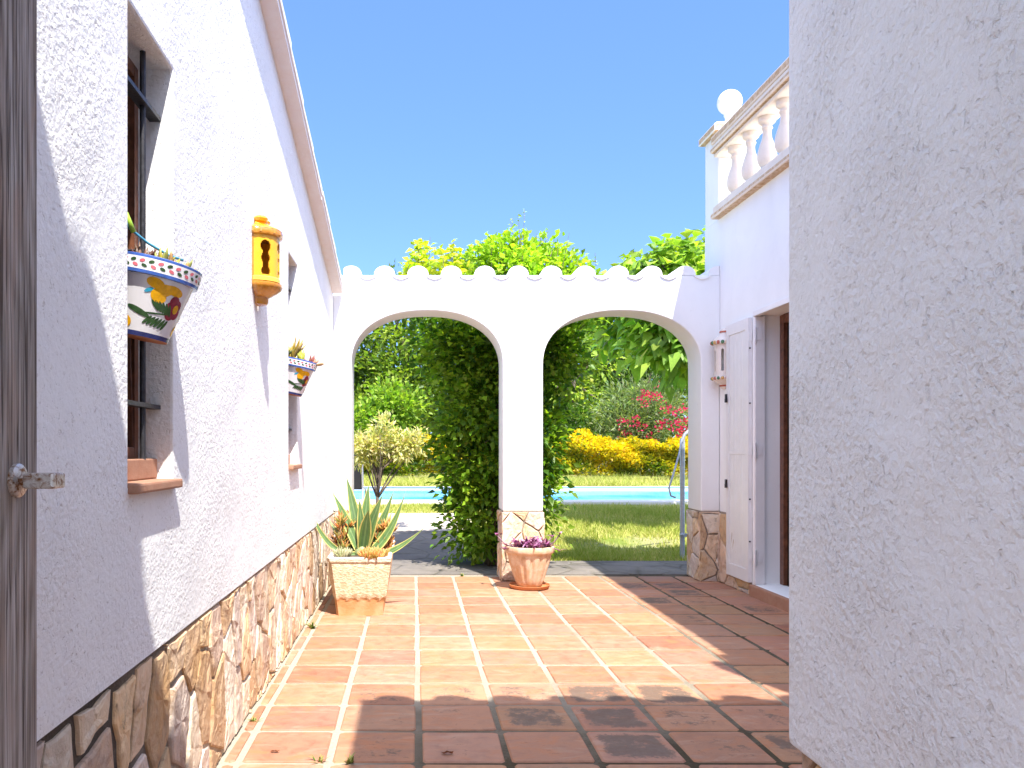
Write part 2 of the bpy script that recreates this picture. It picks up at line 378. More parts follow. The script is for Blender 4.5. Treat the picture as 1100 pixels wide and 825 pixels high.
grid_sheet('path', [-5, -2, .55], [8.4, 9.5, 10.2], M['flag'], .004)
grid_sheet('gravel_path', [-5, -2, .75], [10.2, 10.5, 11.6], M['gravel'], .004)
b = MB(); b.box(-5, 7, YB + .02, 8.42, -.2, .006); tag(b.build('pavement', M['flag']), kind='structure')

# pool: basin, water and coping
b = MB()
b.add([(PX0, PY0, -1.1), (PX1, PY0, -1.1), (PX1, PY1, -1.1), (PX0, PY1, -1.1), (PX0, PY0, .34), (PX1, PY0, .34), (PX1, PY1, .34), (PX0, PY1, .34)],
      [(0, 1, 2, 3), (0, 4, 5, 1), (1, 5, 6, 2), (2, 6, 7, 3), (3, 7, 4, 0)])
tag(b.build('pool', M['pool_tile']), kind='structure')
b = MB(); b.add([(PX0, PY0, .285), (PX1, PY0, .285), (PX1, PY1, .285), (PX0, PY1, .285)], [(0, 1, 2, 3)])
tag(b.build('water', M['water']), kind='structure')
b = MB(); cw = .34
for (x0, x1, y0, y1) in ((PX0 - cw, PX1 + cw, PY0 - cw, PY0 + .03), (PX0 - cw, PX1 + cw, PY1 - .03, PY1 + cw), (PX0 - cw, PX0 + .03, PY0 + .03, PY1 - .03), (PX1 - .03, PX1 + cw, PY0 + .03, PY1 - .03)):
    b.box(x0, x1, y0, y1, .25, .350)
tag(b.build('pool_edge', M['coping'], bevel=.02), kind='structure')

# grass blades on the visible lawn
rng = np.random.default_rng(3)
def raw_mesh(name, V, tri_or_faces, cols, mats, parent=None, smooth=False):
    me = bpy.data.meshes.new(name)
    F = np.asarray(tri_or_faces); k = F.shape[1]
    me.vertices.add(len(V)); me.vertices.foreach_set('co', np.asarray(V, np.float32).ravel())
    me.loops.add(F.size); me.loops.foreach_set('vertex_index', F.astype(np.int32).ravel())
    me.polygons.add(len(F)); me.polygons.foreach_set('loop_start', np.arange(0, F.size, k, dtype=np.int32))
    me.polygons.foreach_set('loop_total', np.full(len(F), k, np.int32))
    at = me.attributes.new('Col', 'FLOAT_COLOR', 'POINT')
    at.data.foreach_set('color', np.asarray(cols, np.float32).ravel())
    me.materials.append(mats); me.update(calc_edges=True); me.validate()
    if smooth: me.shade_smooth()
    o = bpy.data.objects.new(name, me); C.objects.link(o)
    if parent: o.parent = parent; o.matrix_parent_inverse = Matrix.Translation(-Vector(parent.location))
    return o
def nrm(a): return a / np.maximum(np.linalg.norm(a, axis=1, keepdims=True), 1e-9)
def grass(name, n, x0, x1, y0, y1, hmin, hmax, label):
    x = rng.uniform(x0, x1, n); y = y0 + (y1 - y0) * rng.uniform(0, 1, n) ** 1.3
    pat = np.sin(x * 2.1 + np.sin(y * 1.7) * 1.3) * np.sin(y * 2.6 + x * .8) + rng.normal(0, .45, n)
    keep = pat > -.12; x, y, pat = x[keep], y[keep], pat[keep]; n = len(x)
    z = np.array([gz(t) for t in y]) - .032
    h = rng.uniform(hmin, hmax, n) * (1 + .3 * np.clip(pat, -1, 1)); a = rng.uniform(0, 2 * PI, n); w = rng.uniform(.004, .009, n)
    lean = rng.normal(0, .45, (n, 2)) * h[:, None]
    V = np.zeros((n, 3, 3)); V[:, :, 0] = x[:, None]; V[:, :, 1] = y[:, None]; V[:, :, 2] = z[:, None]
    V[:, 0, 0] -= np.cos(a) * w; V[:, 0, 1] -= np.sin(a) * w; V[:, 1, 0] += np.cos(a) * w; V[:, 1, 1] += np.sin(a) * w
    V[:, 2, :2] += lean; V[:, 2, 2] += h
    t = np.clip(rng.normal(.55, .3, n) - .3 * pat, 0, 1)[:, None]
    col = np.array([.30, .38, .05]) * (1 - t) + np.array([.64, .56, .22]) * t
    cols = np.ones((n, 3, 4)); cols[:, :, :3] = col[:, None, :]
    o = raw_mesh(name, V.reshape(-1, 3), np.arange(n * 3).reshape(-1, 3), cols.reshape(-1, 4), M['grass'])
    tag(o, label, 'grass', kind='stuff')
grass('grass', 90000, .5, 5.5, 8.44, 12.6, .025, .075, 'sunlit yellow green lawn behind the right arch')
grass('grass', 26000, -4, 1, 11.62, 12.6, .02, .06, 'strip of lawn between flagstone path and pool seen through left arch')
grass('grass', 45000, -5, 9, 18.15, 19.6, .05, .20, 'tall grass verge between the pool and the yellow hedge')

# ------------------------------------------------------------------ courtyard floor
b = MB()
b.box(XL - .03, 2.75, -.6, YB + .02, -.12, -.004, 1)
pal = [(.355, .178, .102), (.375, .200, .114), (.345, .166, .096), (.38, .212, .126), (.355, .172, .108), (.32, .140, .080), (.37, .196, .124), (.36, .188, .100)]
x_lines = [.017 + .3285 * n for n in range(-3, 9)]; y_lines = [2.986 + .3405 * n for n in range(-11, 15)]
R = random.Random(11)
def tile(b, x0, x1, y0, y1, col, R):
    j = .0035
    c = .012; h = .001 + R.uniform(-.001, .0015); tx, ty = R.uniform(-.006, .006), R.uniform(-.006, .006)
    mx, my = (x0 + x1) / 2, (y0 + y1) / 2
    p = [(x0 + c, y0), (x1 - c, y0), (x1, y0 + c), (x1, y1 - c), (x1 - c, y1), (x0 + c, y1), (x0, y1 - c), (x0, y0 + c)]
    p = [(x + R.uniform(-j, j), y + R.uniform(-j, j)) for x, y in p]
    vs = [(x, y, -.02) for x, y in p]
    vs += [(x, y, h - .005 + tx * (x - mx) + ty * (y - my)) for x, y in p]
    vs += [(mx + (x - mx) * .965, my + (y - my) * .965, h + tx * (x - mx) + ty * (y - my)) for x, y in p]
    vs += [(mx + (x - mx) * .62, my + (y - my) * .62, h + tx * (x - mx) * .6 + ty * (y - my) * .6) for x, y in p]
    o = len(b.v); a = col[3]
    for i in range(32): b.pc[o + i] = (col[0], col[1], col[2], a * (.45 if i < 24 else 1.0))
    fs = [tuple(24 + i for i in range(8))]
    for i in range(8):
        k = (i + 1) % 8
        fs += [(i, k, 8 + k, 8 + i), (8 + i, 8 + k, 16 + k, 16 + i), (16 + i, 16 + k, 24 + k, 24 + i)]
    b.add(vs, fs, 0, col)
for i in range(len(x_lines) - 1):
    for j in range(len(y_lines) - 1):
        x0, x1, y0, y1 = x_lines[i] + .013, x_lines[i + 1] - .013, y_lines[j] + .011, y_lines[j + 1] - .011
        x0 = max(x0, XL + .012); x1 = min(x1, 2.72); y1 = min(y1, YB - .01)
        if x1 - x0 < .015 or y1 - y0 < .05: continue
        base = R.choice(pal); f = R.uniform(.88, 1.12)
        s = R.random() ** 1.6 * .45
        if y1 < 4.0 and x0 > -.4: s = .45 + .55 * R.random()
        elif x0 > 1.6: s = .15 + .75 * R.random()
        b.add([], [])
        tile(b, x0, x1, y0, y1, (base[0] * f, base[1] * f * R.uniform(.95, 1.05), base[2] * f, s), R)
tag(b.build('floor', [M['tile'], M['grout']]), kind='structure')
b = MB(); b.box(-5, -.75, -6, 7, -.2, -.02); b.box(2.8, 8, -6, 7.4, -.2, -.02); b.box(-.75, 2.8, -6, -.6, -.15, -.004)
# (outer yard apron behind the camera)
tag(b.build('yard', M['grout']), kind='structure')

# ------------------------------------------------------------------ stone work
def clip(poly, a, bb, c):
    out = []
    for i in range(len(poly)):
        p, q = poly[i], poly[(i + 1) % len(poly)]
        dp = a * p[0] + bb * p[1] - c; dq = a * q[0] + bb * q[1] - c
        if dp <= 0: out.append(p)
        if dp * dq < 0:
            t = dp / (dp - dq); out.append((p[0] + t * (q[0] - p[0]), p[1] + t * (q[1] - p[1])))
    return out
STONE = [(.66, .50, .34), (.72, .60, .45), (.60, .45, .34), (.68, .50, .30), (.74, .65, .52), (.58, .48, .40), (.64, .54, .43), (.58, .40, .24)]
def stones(b, u0, u1, v0, v1, fn, seed, su=.17, sv=.26, gap=.008, proud=.02, gapf=None, vtop=None):
    """irregular stones on a wall face: fn(u, v, out) gives the 3D point"""
    R = random.Random(seed); pts = []
    nu = max(1, round((u1 - u0) / su)); nv = max(1, round((v1 - v0) / sv))
    for i in range(-1, nu + 1):
        for j in range(-1, nv + 1):
            pts.append((u0 + (i + .5 + R.uniform(-.42, .42)) * (u1 - u0) / nu, v0 + (j + .5 + (.5 if i % 2 else 0) * .8 + R.uniform(-.38, .38)) * (v1 - v0) / nv))
    k = sv / su
    for (px, py) in pts:
        poly = [(u0, v0), (u1, v0), (u1, v1), (u0, v1)]
        for (qx, qy) in pts:
            if (qx, qy) == (px, py) or abs(qx - px) > 4 * su or abs(qy - py) > 4 * sv: continue
            a = (qx - px) * k; bb = (qy - py) / k
            c = a * (px + qx) / 2 + bb * (py + qy) / 2
            poly = clip(poly, a, bb, c)
            if len(poly) < 3: break
        if len(poly) < 3: continue
        cx = sum(p[0] for p in poly) / len(poly); cy = sum(p[1] for p in poly) / len(poly)
        g = gap if gapf is None else gapf(cx, cy, R)
        if g is None: continue
        # shrink towards the centre by a fixed gap, roughen the outline
        rough = []
        for i in range(len(poly)):
            p, q = poly[i], poly[(i + 1) % len(poly)]
            n = max(1, int(math.hypot(q[0] - p[0], q[1] - p[1]) / .035))
            for t in range(n):
                rough.append((p[0] + (q[0] - p[0]) * t / n, p[1] + (q[1] - p[1]) * t / n))
        res = []
        for (x, y) in rough:
            d = math.hypot(x - cx, y - cy)
            s = max(.35, 1 - (g + R.uniform(0, .006)) / max(d, .012))
            res.append((cx + (x - cx) * s, cy + (y - cy) * s))
        if len(res) < 3: continue
        base = R.choice(STONE); f = R.uniform(.8, 1.15); col = (base[0] * f, base[1] * f, base[2] * f, 0)
        pr = proud * R.uniform(.6, 1.15); tu, tv = R.uniform(-.035, .035), R.uniform(-.03, .03); n = len(res)
        def out(x, y, o): return fn(x, y, o)
        vs = [out(x, y, -.004) for x, y in res]
        vs += [out(cx + (x - cx) * .99, cy + (y - cy) * .99, pr * .7 + tu * (x - cx) + tv * (y - cy)) for x, y in res]
        vs += [out(cx + (x - cx) * .92, cy + (y - cy) * .93, pr + tu * (x - cx) + tv * (y - cy) + R.uniform(-.002, .002)) for x, y in res]
        vs += [out(cx + (x - cx) * .5, cy + (y - cy) * .5, pr + tu * (x - cx) * .5 + tv * (y - cy) * .5 + R.uniform(-.003, .004)) for x, y in res]
        vs.append(out(cx, cy, pr + R.uniform(-.002, .004)))
        fs = []
        for i in range(n):
            q = (i + 1) % n
            fs += [(i, q, n + q, n + i), (n + i, n + q, 2 * n + q, 2 * n + i), (2 * n + i, 2 * n + q, 3 * n + q, 3 * n + i), (3 * n + i, 3 * n + q, 4 * n)]
        b.add(vs, fs, 0, col)

# ------------------------------------------------------------------ left house
house = thing('house', (XL - .6, 3, 0), 'white stucco house on the left with stone plinth, small barred windows and sloping roof edge', 'house')
def ztop(y): return 3.17 - .205 * (y - 3.7)
WIN = [(2.022, 2.397), (4.60, 4.955)]; WZ0, WZ1 = 1.045, 2.235; RD = .10
ZP = .59
b = MB()
T = .32
def wall_piece(b, y0, y1, z0, z1f):
    n = max(1, int((y1 - y0) / .5))
    z1 = (lambda y: z1f) if not callable(z1f) else z1f
    xa, xb = XL, XL - T
    b.add([(xa, y0, z0), (xa, y1, z0), (xb, y1, z0), (xb, y0, z0), (xa, y0, z1(y0)), (xa, y1, z1(y1)), (xb, y1, z1(y1)), (xb, y0, z1(y0))],
          [(0, 1, 2, 3), (4, 7, 6, 5), (0, 4, 5, 1), (1, 5, 6, 2), (2, 6, 7, 3), (3, 7, 4, 0)])
# front face with openings, drawn as one skin so the plaster is continuous
ys = [-1.0, WIN[0][0], WIN[0][1], WIN[1][0], WIN[1][1], YB + .02]
for k in range(5):
    y0, y1 = ys[k], ys[k + 1]
    def q(a0, a1, z0, z1a, z1b):
        b.add([(XL, a0, z0), (XL, a1, z0), (XL, a1, z1b), (XL, a0, z1a)], [(0, 1, 2, 3)])
    if k in (1, 3):
        q(y0, y1, ZP, WZ0, WZ0); q(y0, y1, WZ1, ztop(y0), ztop(y1))
        b.add([(XL, y0, WZ0), (XL - RD - .05, y0, WZ0), (XL - RD - .05, y0, WZ1), (XL, y0, WZ1)], [(0, 1, 2, 3)])
        b.add([(XL, y1, WZ0), (XL - RD - .05, y1, WZ0), (XL - RD - .05, y1, WZ1), (XL, y1, WZ1)], [(3, 2, 1, 0)])
        b.add([(XL, y0, WZ1), (XL - RD - .05, y0, WZ1), (XL - RD - .05, y1, WZ1), (XL, y1, WZ1)], [(0, 1, 2, 3)])
        b.add([(XL, y0, WZ0), (XL - RD - .05, y0, WZ0), (XL - RD - .05, y1, WZ0), (XL, y1, WZ0)], [(3, 2, 1, 0)])
    else:
        q(y0, y1, ZP, WZ0, WZ0); q(y0, y1, WZ0, WZ1, WZ1); q(y0, y1, WZ1, ztop(y0), ztop(y1))
# back, ends, underside of plaster
b.add([(XL, -1, ZP), (XL - 4, -1, ZP), (XL - 4, -1, ztop(-1)), (XL, -1, ztop(-1))], [(0, 1, 2, 3)])
b.add([(XL, YB + .02, ZP), (XL - 4, YB + .02, ZP), (XL - 4, YB + .02, ztop(YB)), (XL, YB + .02, ztop(YB))], [(3, 2, 1, 0)])
b.add([(XL - 4, -1, ZP), (XL - 4, YB + .02, ZP), (XL - 4, YB + .02, ztop(YB)), (XL - 4, -1, ztop(-1))], [(3, 2, 1, 0)])
b.add([(XL, -1, ZP), (XL, YB + .02, ZP), (XL - .06, YB + .02, ZP), (XL - .06, -1, ZP)], [(0, 1, 2, 3)])
wl = b.build('wall', M['stucco'], house, merge=True, bevel=.008, seg=2)
b = MB()
b.box(XL - 3.9, XL - .014, -1, YB + .01, -.05, ZP + .02, 1)
def gapL(y, z, R):
    if y < 2.5:
        return .006 + .016 * R.random()
    return .004 + .003 * R.random()
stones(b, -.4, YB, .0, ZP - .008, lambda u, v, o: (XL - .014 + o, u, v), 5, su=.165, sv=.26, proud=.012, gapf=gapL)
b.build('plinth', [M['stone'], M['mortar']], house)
# windows
for (y0, y1) in WIN:
    xf = XL - RD
    b = MB()
    fw = .035
    b.box(xf - .04, xf, y0, y0 + fw, WZ0 + .06, WZ1); b.box(xf - .04, xf, y1 - fw, y1, WZ0 + .06, WZ1)
    b.box(xf - .04, xf, y0 + fw, y1 - fw, WZ1 - fw, WZ1); b.box(xf - .04, xf, y0 + fw, y1 - fw, WZ0 + .06, WZ0 + .06 + fw)
    fr = b.build('window', M['wood_frame'], house, bevel=.004)
    def sub(bb, name, mat, **kw):
        o = bb.build(name, mat, None, **kw); o.parent = fr; return o
    # window frame keeps house-local identity, so children share its transform
    g = MB(); g.box(xf - .03, xf - .022, y0 + fw, y1 - fw, WZ0 + .06 + fw, WZ1 - fw)
    sub(g, 'pane', M['glass_dark'])
    g = MB(); xb = XL - .052
    for z in (2.09, 1.255):
        g.box(xb - .016, xb + .016, y0 + .002, y1 + .0, z - .006, z + .006)
    for y in (y0 + .10, y0 + .265):
        g.tube([(xb, y, WZ0 + .06), (xb, y, WZ1)], .0085, 8)
    sub(g, 'grille', M['iron'], bevel=0)
    g = MB(); g.box(XL - RD - .03, XL + .028, y0 - .005, y1 + .005, WZ0 - .022, WZ0 + .004)
    sub(g, 'sill', M['sill'], bevel=.006)
    g = MB(); g.box(XL - RD - .03, XL - .045, y0 + .002, y1 - .002, WZ0 + .005, WZ0 + .062)
    sub(g, 'sill_step', M['sill'], bevel=.004)
# sloping roof with a tiled verge
b = MB()
XO = XL + .082
b.add([(XL - 4.3, -1.4, ztop(-1.4) + .0), (XL - .012, -1.4, ztop(-1.4)), (XL - .012, 7.1, ztop(7.1)), (XL - 4.3, 7.1, ztop(7.1)),
       (XL - 4.3, -1.4, ztop(-1.4) + .09), (XL - .012, -1.4, ztop(-1.4) + .09), (XL - .012, 7.1, ztop(7.1) + .09), (XL - 4.3, 7.1, ztop(7.1) + .09)],
      [(0, 3, 2, 1), (4, 5, 6, 7), (0, 1, 5, 4), (1, 2, 6, 5), (2, 3, 7, 6), (3, 0, 4, 7)])
roof = b.build('roof', M['rooftile'], house)
b = MB(); R = random.Random(4)
y = -1.4
while y < 7.05:
    y1 = min(y + .46, 7.08); e = R.uniform(-.004, .004); o = .018
    za, zb_ = ztop(y) + .002, ztop(y1) + .002
    x0, x1 = XL - .010, XO + e
    b.add([(x0, y, za), (x1, y, za), (x1, y1, zb_), (x0, y1, zb_), (x0, y, za + .03), (x1, y, za + .03), (x1, y1, zb_ + .03), (x0, y1, zb_ + .03)],
          [(0, 3, 2, 1), (4, 5, 6, 7), (0, 1, 5, 4), (1, 2, 6, 5), (2, 3, 7, 6), (3, 0, 4, 7)], 0)
    za += .031; zb_ += .031
    b.add([(x0, y, za), (x1 + .008, y, za), (x1 + .008, y1 , zb_), (x0, y1, zb_), (x0, y, za + .025), (x1 + .008, y, za + .025), (x1 + .008, y1, zb_ + .047), (x0, y1, zb_ + .047)],
          [(0, 3, 2, 1), (4, 5, 6, 7), (0, 1, 5, 4), (1, 2, 6, 5), (2, 3, 7, 6), (3, 0, 4, 7)], 1)
    y = y1
vg = b.build('verge', [M['verge_soffit'], M['plaster']], None); vg.parent = roof

# ------------------------------------------------------------------ gate wall with tiled coping (over the camera's gateway)
def scallop(b, x0, x1, y0, y1, zb, period, phase, rise, m=0, n=10, thick=.014, over=.03):
    """a run of barrel tiles laid across a wall: humps (covers) over hollow channels"""
    k0 = math.floor((x0 - phase) / period) - 1
    x = phase + k0 * period
    while x < x1 + period:
        # cover tile: half round hump
        r = period * .315
        pts = []
        for i in range(n + 1):
            a = PI - PI * i / n
            pts.append((x + r * math.cos(a), zb + rise * math.sin(a) ** .85))
        pts = [(min(max(px, x0), x1), pz) for px, pz in pts]
        if pts[-1][0] - pts[0][0] > .03:
            vs = [(px, y0 - over, pz) for px, pz in pts] + [(px, y1 + over, pz) for px, pz in pts]
            q = len(pts)
            fs = [(i, i + 1, q + i + 1, q + i) for i in range(q - 1)] + [tuple(range(q))[::-1], tuple(range(q, 2 * q))]
            b.add(vs, fs, m)
        # channel tile: shallow hollow between the humps, its lip standing proud of the wall
        xc = x + period / 2; rc = period * .5 - r + .018
        pts = []
        for i in range(n + 1):
            t = -1 + 2 * i / n
            pts.append((xc + rc * t, zb - .022 + .03 * t * t))
        pts = [(min(max(px, x0), x1), pz) for px, pz in pts]
        if pts[-1][0] - pts[0][0] > .03:
            q = len(pts)
            vs = [(px, y0 - over - .012, pz) for px, pz in pts] + [(px, y1 + over, pz) for px, pz in pts]
            vs += [(px, y0 - over - .012, pz - thick) for px, pz in pts] + [(px, y1 + over, pz - thick) for px, pz in pts]
            fs = [(i, i + 1, q + i + 1, q + i) for i in range(q - 1)] + [(2 * q + i + 1, 2 * q + i, 3 * q + i, 3 * q + i + 1) for i in range(q - 1)]
            fs += [(i + 1, i, 2 * q + i, 2 * q + i + 1) for i in range(q - 1)] + [(q + i, q + i + 1, 3 * q + i + 1, 3 * q + i) for i in range(q - 1)]
            b.add(vs, fs, m)
        x += period

gw = thing('gate_wall', (0, .33, 1.92), 'high white wall over the gateway with barrel tile coping', 'wall')
b = MB(); b.box(XL + .004, .806, .26, .44, 1.92, 3.66); b.build('wall', M['plaster'], gw, bevel=.01)
b = MB(); scallop(b, XL + .01, .80, .26, .44, 3.665, .27, -.14, .17)
b.build('coping', M['plaster'], gw, smooth=True)

# old wooden gate, folded back against the left house
gate = thing('gate', (-.60, .46, .04), 'weathered grey wooden gate standing open against the left house', 'gate')
b = MB(); gx0, gx1 = -.648, -.600
yb = .46
for k in range(7):
    w_ = .1195; b.box(gx0, gx1 - (.0 if k % 2 == 0 else .0015), yb, min(yb + w_, 1.315), .04, 1.905); yb += w_ + .003
lf = b.build('leaf', M['gate_wood'], gate, bevel=.003)
for zz in (.35, 1.6):
    b = MB(); b.box(gx0 - .035, gx0 - .002, .47, 1.28, zz, zz + .12)
    b.build('batten', M['gate_wood'], gate, bevel=.003)
hy, hz = 1.243, 1.085
def latheX(b, prof, y, z, n=24, m=0):
    vs = []; fs = []
    for (r, x) in prof:
        for i in range(n):
            a = 2 * PI * i / n; vs.append((x, y + r * math.cos(a), z + r * math.sin(a)))
    for j in range(len(prof) - 1):
        for i in range(n):
            k = (i + 1) % n; fs.append((j * n + i, j * n + k, (j + 1) * n + k, (j + 1) * n + i))
    b.add(vs, fs, m)
b = MB(); latheX(b, [(.0, gx1), (.0255, gx1), (.0255, gx1 + .006), (.022, gx1 + .009), (.009, gx1 + .010), (.009, gx1 + .028), (0, gx1 + .028)], hy, hz)
hd = b.build('handle', M['rusty'], gate, smooth=True)
b = MB()
pts = [(gx1 + .018, hy, hz), (gx1 + .034, hy - .002, hz), (gx1 + .046, hy - .02, hz), (gx1 + .05, hy - .05, hz), (gx1 + .05, hy - .105, hz - .001)]
b.tube([(gx1 + .018, hy, hz), (gx1 + .03, hy, hz)], .0105, 12)
b.box(gx1 + .024, gx1 + .070, hy - .030, hy + .012, hz - .0115, hz + .0115)
lv = b.build('lever', M['rusty'], None, bevel=.004, seg=3); lv.parent = hd

# ------------------------------------------------------------------ near right house (its wall fills the right of the picture)
XN, YN = .812, 1.80
near = thing('house', (2.0, -1, 0), 'near white house on the right, coarse stucco corner filling the right edge of the photo', 'house')
b = MB(); b.box(XN, 3.4, -4, YN, .49, 3.12)
b.build('wall', M['stucco_near'], near, bevel=.018, seg=3)
b = MB(); b.box(XN + .04, 3.36, -3.9, YN - .04, -.05, .505, 1)
stones(b, -.4, YN - .03, 0, .495, lambda u, v, o: (XN + .04 - o, u, v), 15, proud=.022)
stones(b, XN + .03, 2.6, 0, .495, lambda u, v, o: (u, YN - .04 + o, v), 16, proud=.022)
b.build('plinth', [M['stone'], M['mortar']], near)
b = MB()
EZ = 3.13
b.box(.49, 3.6, -4.2, 1.86, EZ - .01, EZ + .035)
rf = b.build('roof', M['rooftile'], near)
b = MB(); scallop(b, .47, 3.6, -4.2, 1.88, EZ + .055, .262, .62, .10)
cp = b.build('eave_tile', M['rooftile'], None, smooth=True); cp.parent = rf

# ------------------------------------------------------------------ arcade wall with two arches
arc = thing('arcade_wall', (.95, YA, 0), 'white garden wall with two arched openings and a scalloped tile top', 'arch')
ZT = 2.645
A1 = (-.545, .765); A2 = (1.112, 2.478); ZS, ZC = 1.87, 2.34; ZB = .607
b = MB()
def arch_pts(x0, x1, n=40):
    cx, a = (x0 + x1) / 2, (x1 - x0) / 2; out = []
    for i in range(n + 1):
        t = PI - PI * i / n
        ct, st = math.cos(t), math.sin(t); e = 2 / 2.25
        out.append((cx + a * math.copysign(abs(ct) ** e, ct), ZS + (ZC - ZS) * abs(st) ** e))
    return out
def pier(x0, x1, z0):
    for y, fl in ((YA, 0), (YB, 1)):
        f = (0, 1, 2, 3) if not fl else (3, 2, 1, 0)
        b.add([(x0, y, z0), (x1, y, z0), (x1, y, ZS), (x0, y, ZS)], [f]); b.add([(x0, y, ZS), (x1, y, ZS), (x1, y, ZT), (x0, y, ZT)], [f])
    b.add([(x0, YA, z0), (x1, YA, z0), (x1, YB, z0), (x0, YB, z0)], [(0, 1, 2, 3)])
    b.add([(x0, YA, ZT), (x1, YA, ZT), (x1, YB, ZT), (x0, YB, ZT)], [(0, 1, 2, 3)])
    for x in (x0, x1): b.add([(x, YA, z0), (x, YB, z0), (x, YB, ZS), (x, YA, ZS)], [(0, 1, 2, 3)])
pier(XL + .002, A1[0], ZB); pier(A1[1], A2[0], ZB); pier(A2[1], XR - .002, ZB)
for A in (A1, A2):
    P = arch_pts(*A)
    for i in range(len(P) - 1):
        (xa, za), (xb, zb_) = P[i], P[i + 1]
        b.add([(xa, YA, za), (xb, YA, zb_), (xb, YA, ZT), (xa, YA, ZT)], [(0, 1, 2, 3)])
        b.add([(xa, YB, za), (xb, YB, zb_), (xb, YB, ZT), (xa, YB, ZT)], [(3, 2, 1, 0)])
        b.add([(xa, YA, za), (xb, YA, zb_), (xb, YB, zb_), (xa, YB, za)], [(0, 1, 2, 3)])
        b.add([(xa, YA, ZT), (xb, YA, ZT), (xb, YB, ZT), (xa, YB, ZT)], [(0, 1, 2, 3)])
b.build('wall', M['plaster'], arc, merge=True, bevel=.012, seg=3, angle=50, smooth=True)
b = MB(); scallop(b, XL + .09, XR - .004, YA, YB, ZT - .003, .2885, -.545, .084, n=14, over=.001)
b.build('coping', M['plaster'], arc, smooth=True)
for (x0, x1, sd) in ((A1[1], A2[0], 21), (A2[1], XR - .01, 25), (XL + .01, A1[0], 27)):
    b = MB(); b.box(x0 + .005, x1 - .005, YA + .005, YB - .005, -.02, ZB + .004, 1)
    stones(b, x0 - .012, x1 + .012, 0, ZB - .006, lambda u, v, o: (u, YA + .005 - o, v), sd, su=.17, sv=.24, proud=.022, gap=.003)
    stones(b, YA, YB, 0, ZB - .006, lambda u, v, o: (x0 + .005 - o, u, v), sd + 1, su=.17, sv=.24, proud=.02, gap=.003)
    stones(b, YA, YB, 0, ZB - .006, lambda u, v, o: (x1 - .005 + o, u, v), sd + 2, su=.17, sv=.24, proud=.02, gap=.003)
    b.build('stone_base', [M['stone'], M['mortar_pale']], arc)

# ------------------------------------------------------------------ right house with balustrade
rh = thing('house', (XR + 1, 5, 0), 'white house on the right with rooftop balustrade, shuttered door and corner globe lamp pier', 'house')
DY0, DY1, DZ0, DZ1 = 5.05, 6.42, .09, 2.18
b = MB()
XB = 6.0; HT = 3.13
def rq(y0, y1, z0, z1): b.add([(XR, y0, z0), (XR, y1, z0), (XR, y1, z1), (XR, y0, z1)], [(3, 2, 1, 0)])
rq(1.95, DY0, 0, DZ0); rq(1.95, DY0, DZ0, DZ1); rq(1.95, DY0, DZ1, HT); rq(DY0, DY1, 0, DZ0); rq(DY0, DY1, DZ1, HT); rq(DY1, 7.5, 0, DZ0); rq(DY1, 7.5, DZ0, DZ1); rq(DY1, 7.5, DZ1, HT)
xr = XR + .22
b.add([(XR, DY1, DZ0), (xr, DY1, DZ0), (xr, DY1, DZ1), (XR, DY1, DZ1)], [(0, 1, 2, 3)])
b.add([(XR, DY0, DZ0), (xr, DY0, DZ0), (xr, DY0, DZ1), (XR, DY0, DZ1)], [(0, 1, 2, 3)])
b.add([(XR, DY0, DZ1), (xr, DY0, DZ1), (xr, DY1, DZ1), (XR, DY1, DZ1)], [(0, 1, 2, 3)])
b.add([(XR, DY0, DZ0), (xr, DY0, DZ0), (xr, DY1, DZ0), (XR, DY1, DZ0)], [(0, 1, 2, 3)])
b.add([(XR, 7.5, 0), (XB, 7.5, 0), (XB, 7.5, HT), (XR, 7.5, HT)], [(0, 1, 2, 3)])
b.add([(XR, 1.95, 0), (XB, 1.95, 0), (XB, 1.95, HT), (XR, 1.95, HT)], [(0, 1, 2, 3)])
b.add([(XB, 1.95, 0), (XB, 7.5, 0), (XB, 7.5, HT), (XB, 1.95, HT)], [(0, 1, 2, 3)])
b.add([(XR, 1.95, HT), (XB, 1.95, HT), (XB, 7.5, HT), (XR, 7.5, HT)], [(0, 1, 2, 3)])
b.build('wall', M['plaster'], rh, merge=True, bevel=.01)
b = MB()
stones(b, DY1 + .04, YA - .01, .0, ZB - .01, lambda u, v, o: (XR - .004 - o, u, v), 41, su=.2, sv=.24, proud=.02, gap=.004)
b.box(XR - .006, XR + .01, DY1 + .03, YA - .005, 0, ZB, 1)
b.build('plinth', [M['stone'], M['mortar_pale']], rh)
b = MB()
b.box(XR - .03, xr + .1, DY0 - .3, DY1 + .02, -.01, .087)
b.build('threshold', M['sill'], rh, bevel=.008)
b = MB(); b.box(xr - .02, xr + .05, DY1 - .07, DY1 - .003, DZ0 + .002, DZ1 - .003); b.box(xr - .02, xr + .05, DY0, DY0 + .07, DZ0, DZ1 - .003); b.box(xr - .02, xr + .05, DY0 + .07, DY1 - .07, DZ1 - .07, DZ1 - .003)
df = b.build('door_frame', M['wood_frame'], rh, bevel=.004)
b = MB(); b.box(xr + .01, xr + .045, DY0 + .07, DY1 - .07, DZ0, DZ1 - .07); dr = b.build('door', M['glass_dark'], rh)
b = MB(); b.box(XR - .0015, XR + .075, DY1 - .03, DY1 - .001, DZ0 + .001, DZ1 - .012); b.box(XR - .012, XR + .03, DY0, DY1 - .006, DZ1 - .01, DZ1 + .03)
b.build('shutter_frame', M['white_paint'], rh, bevel=.004)
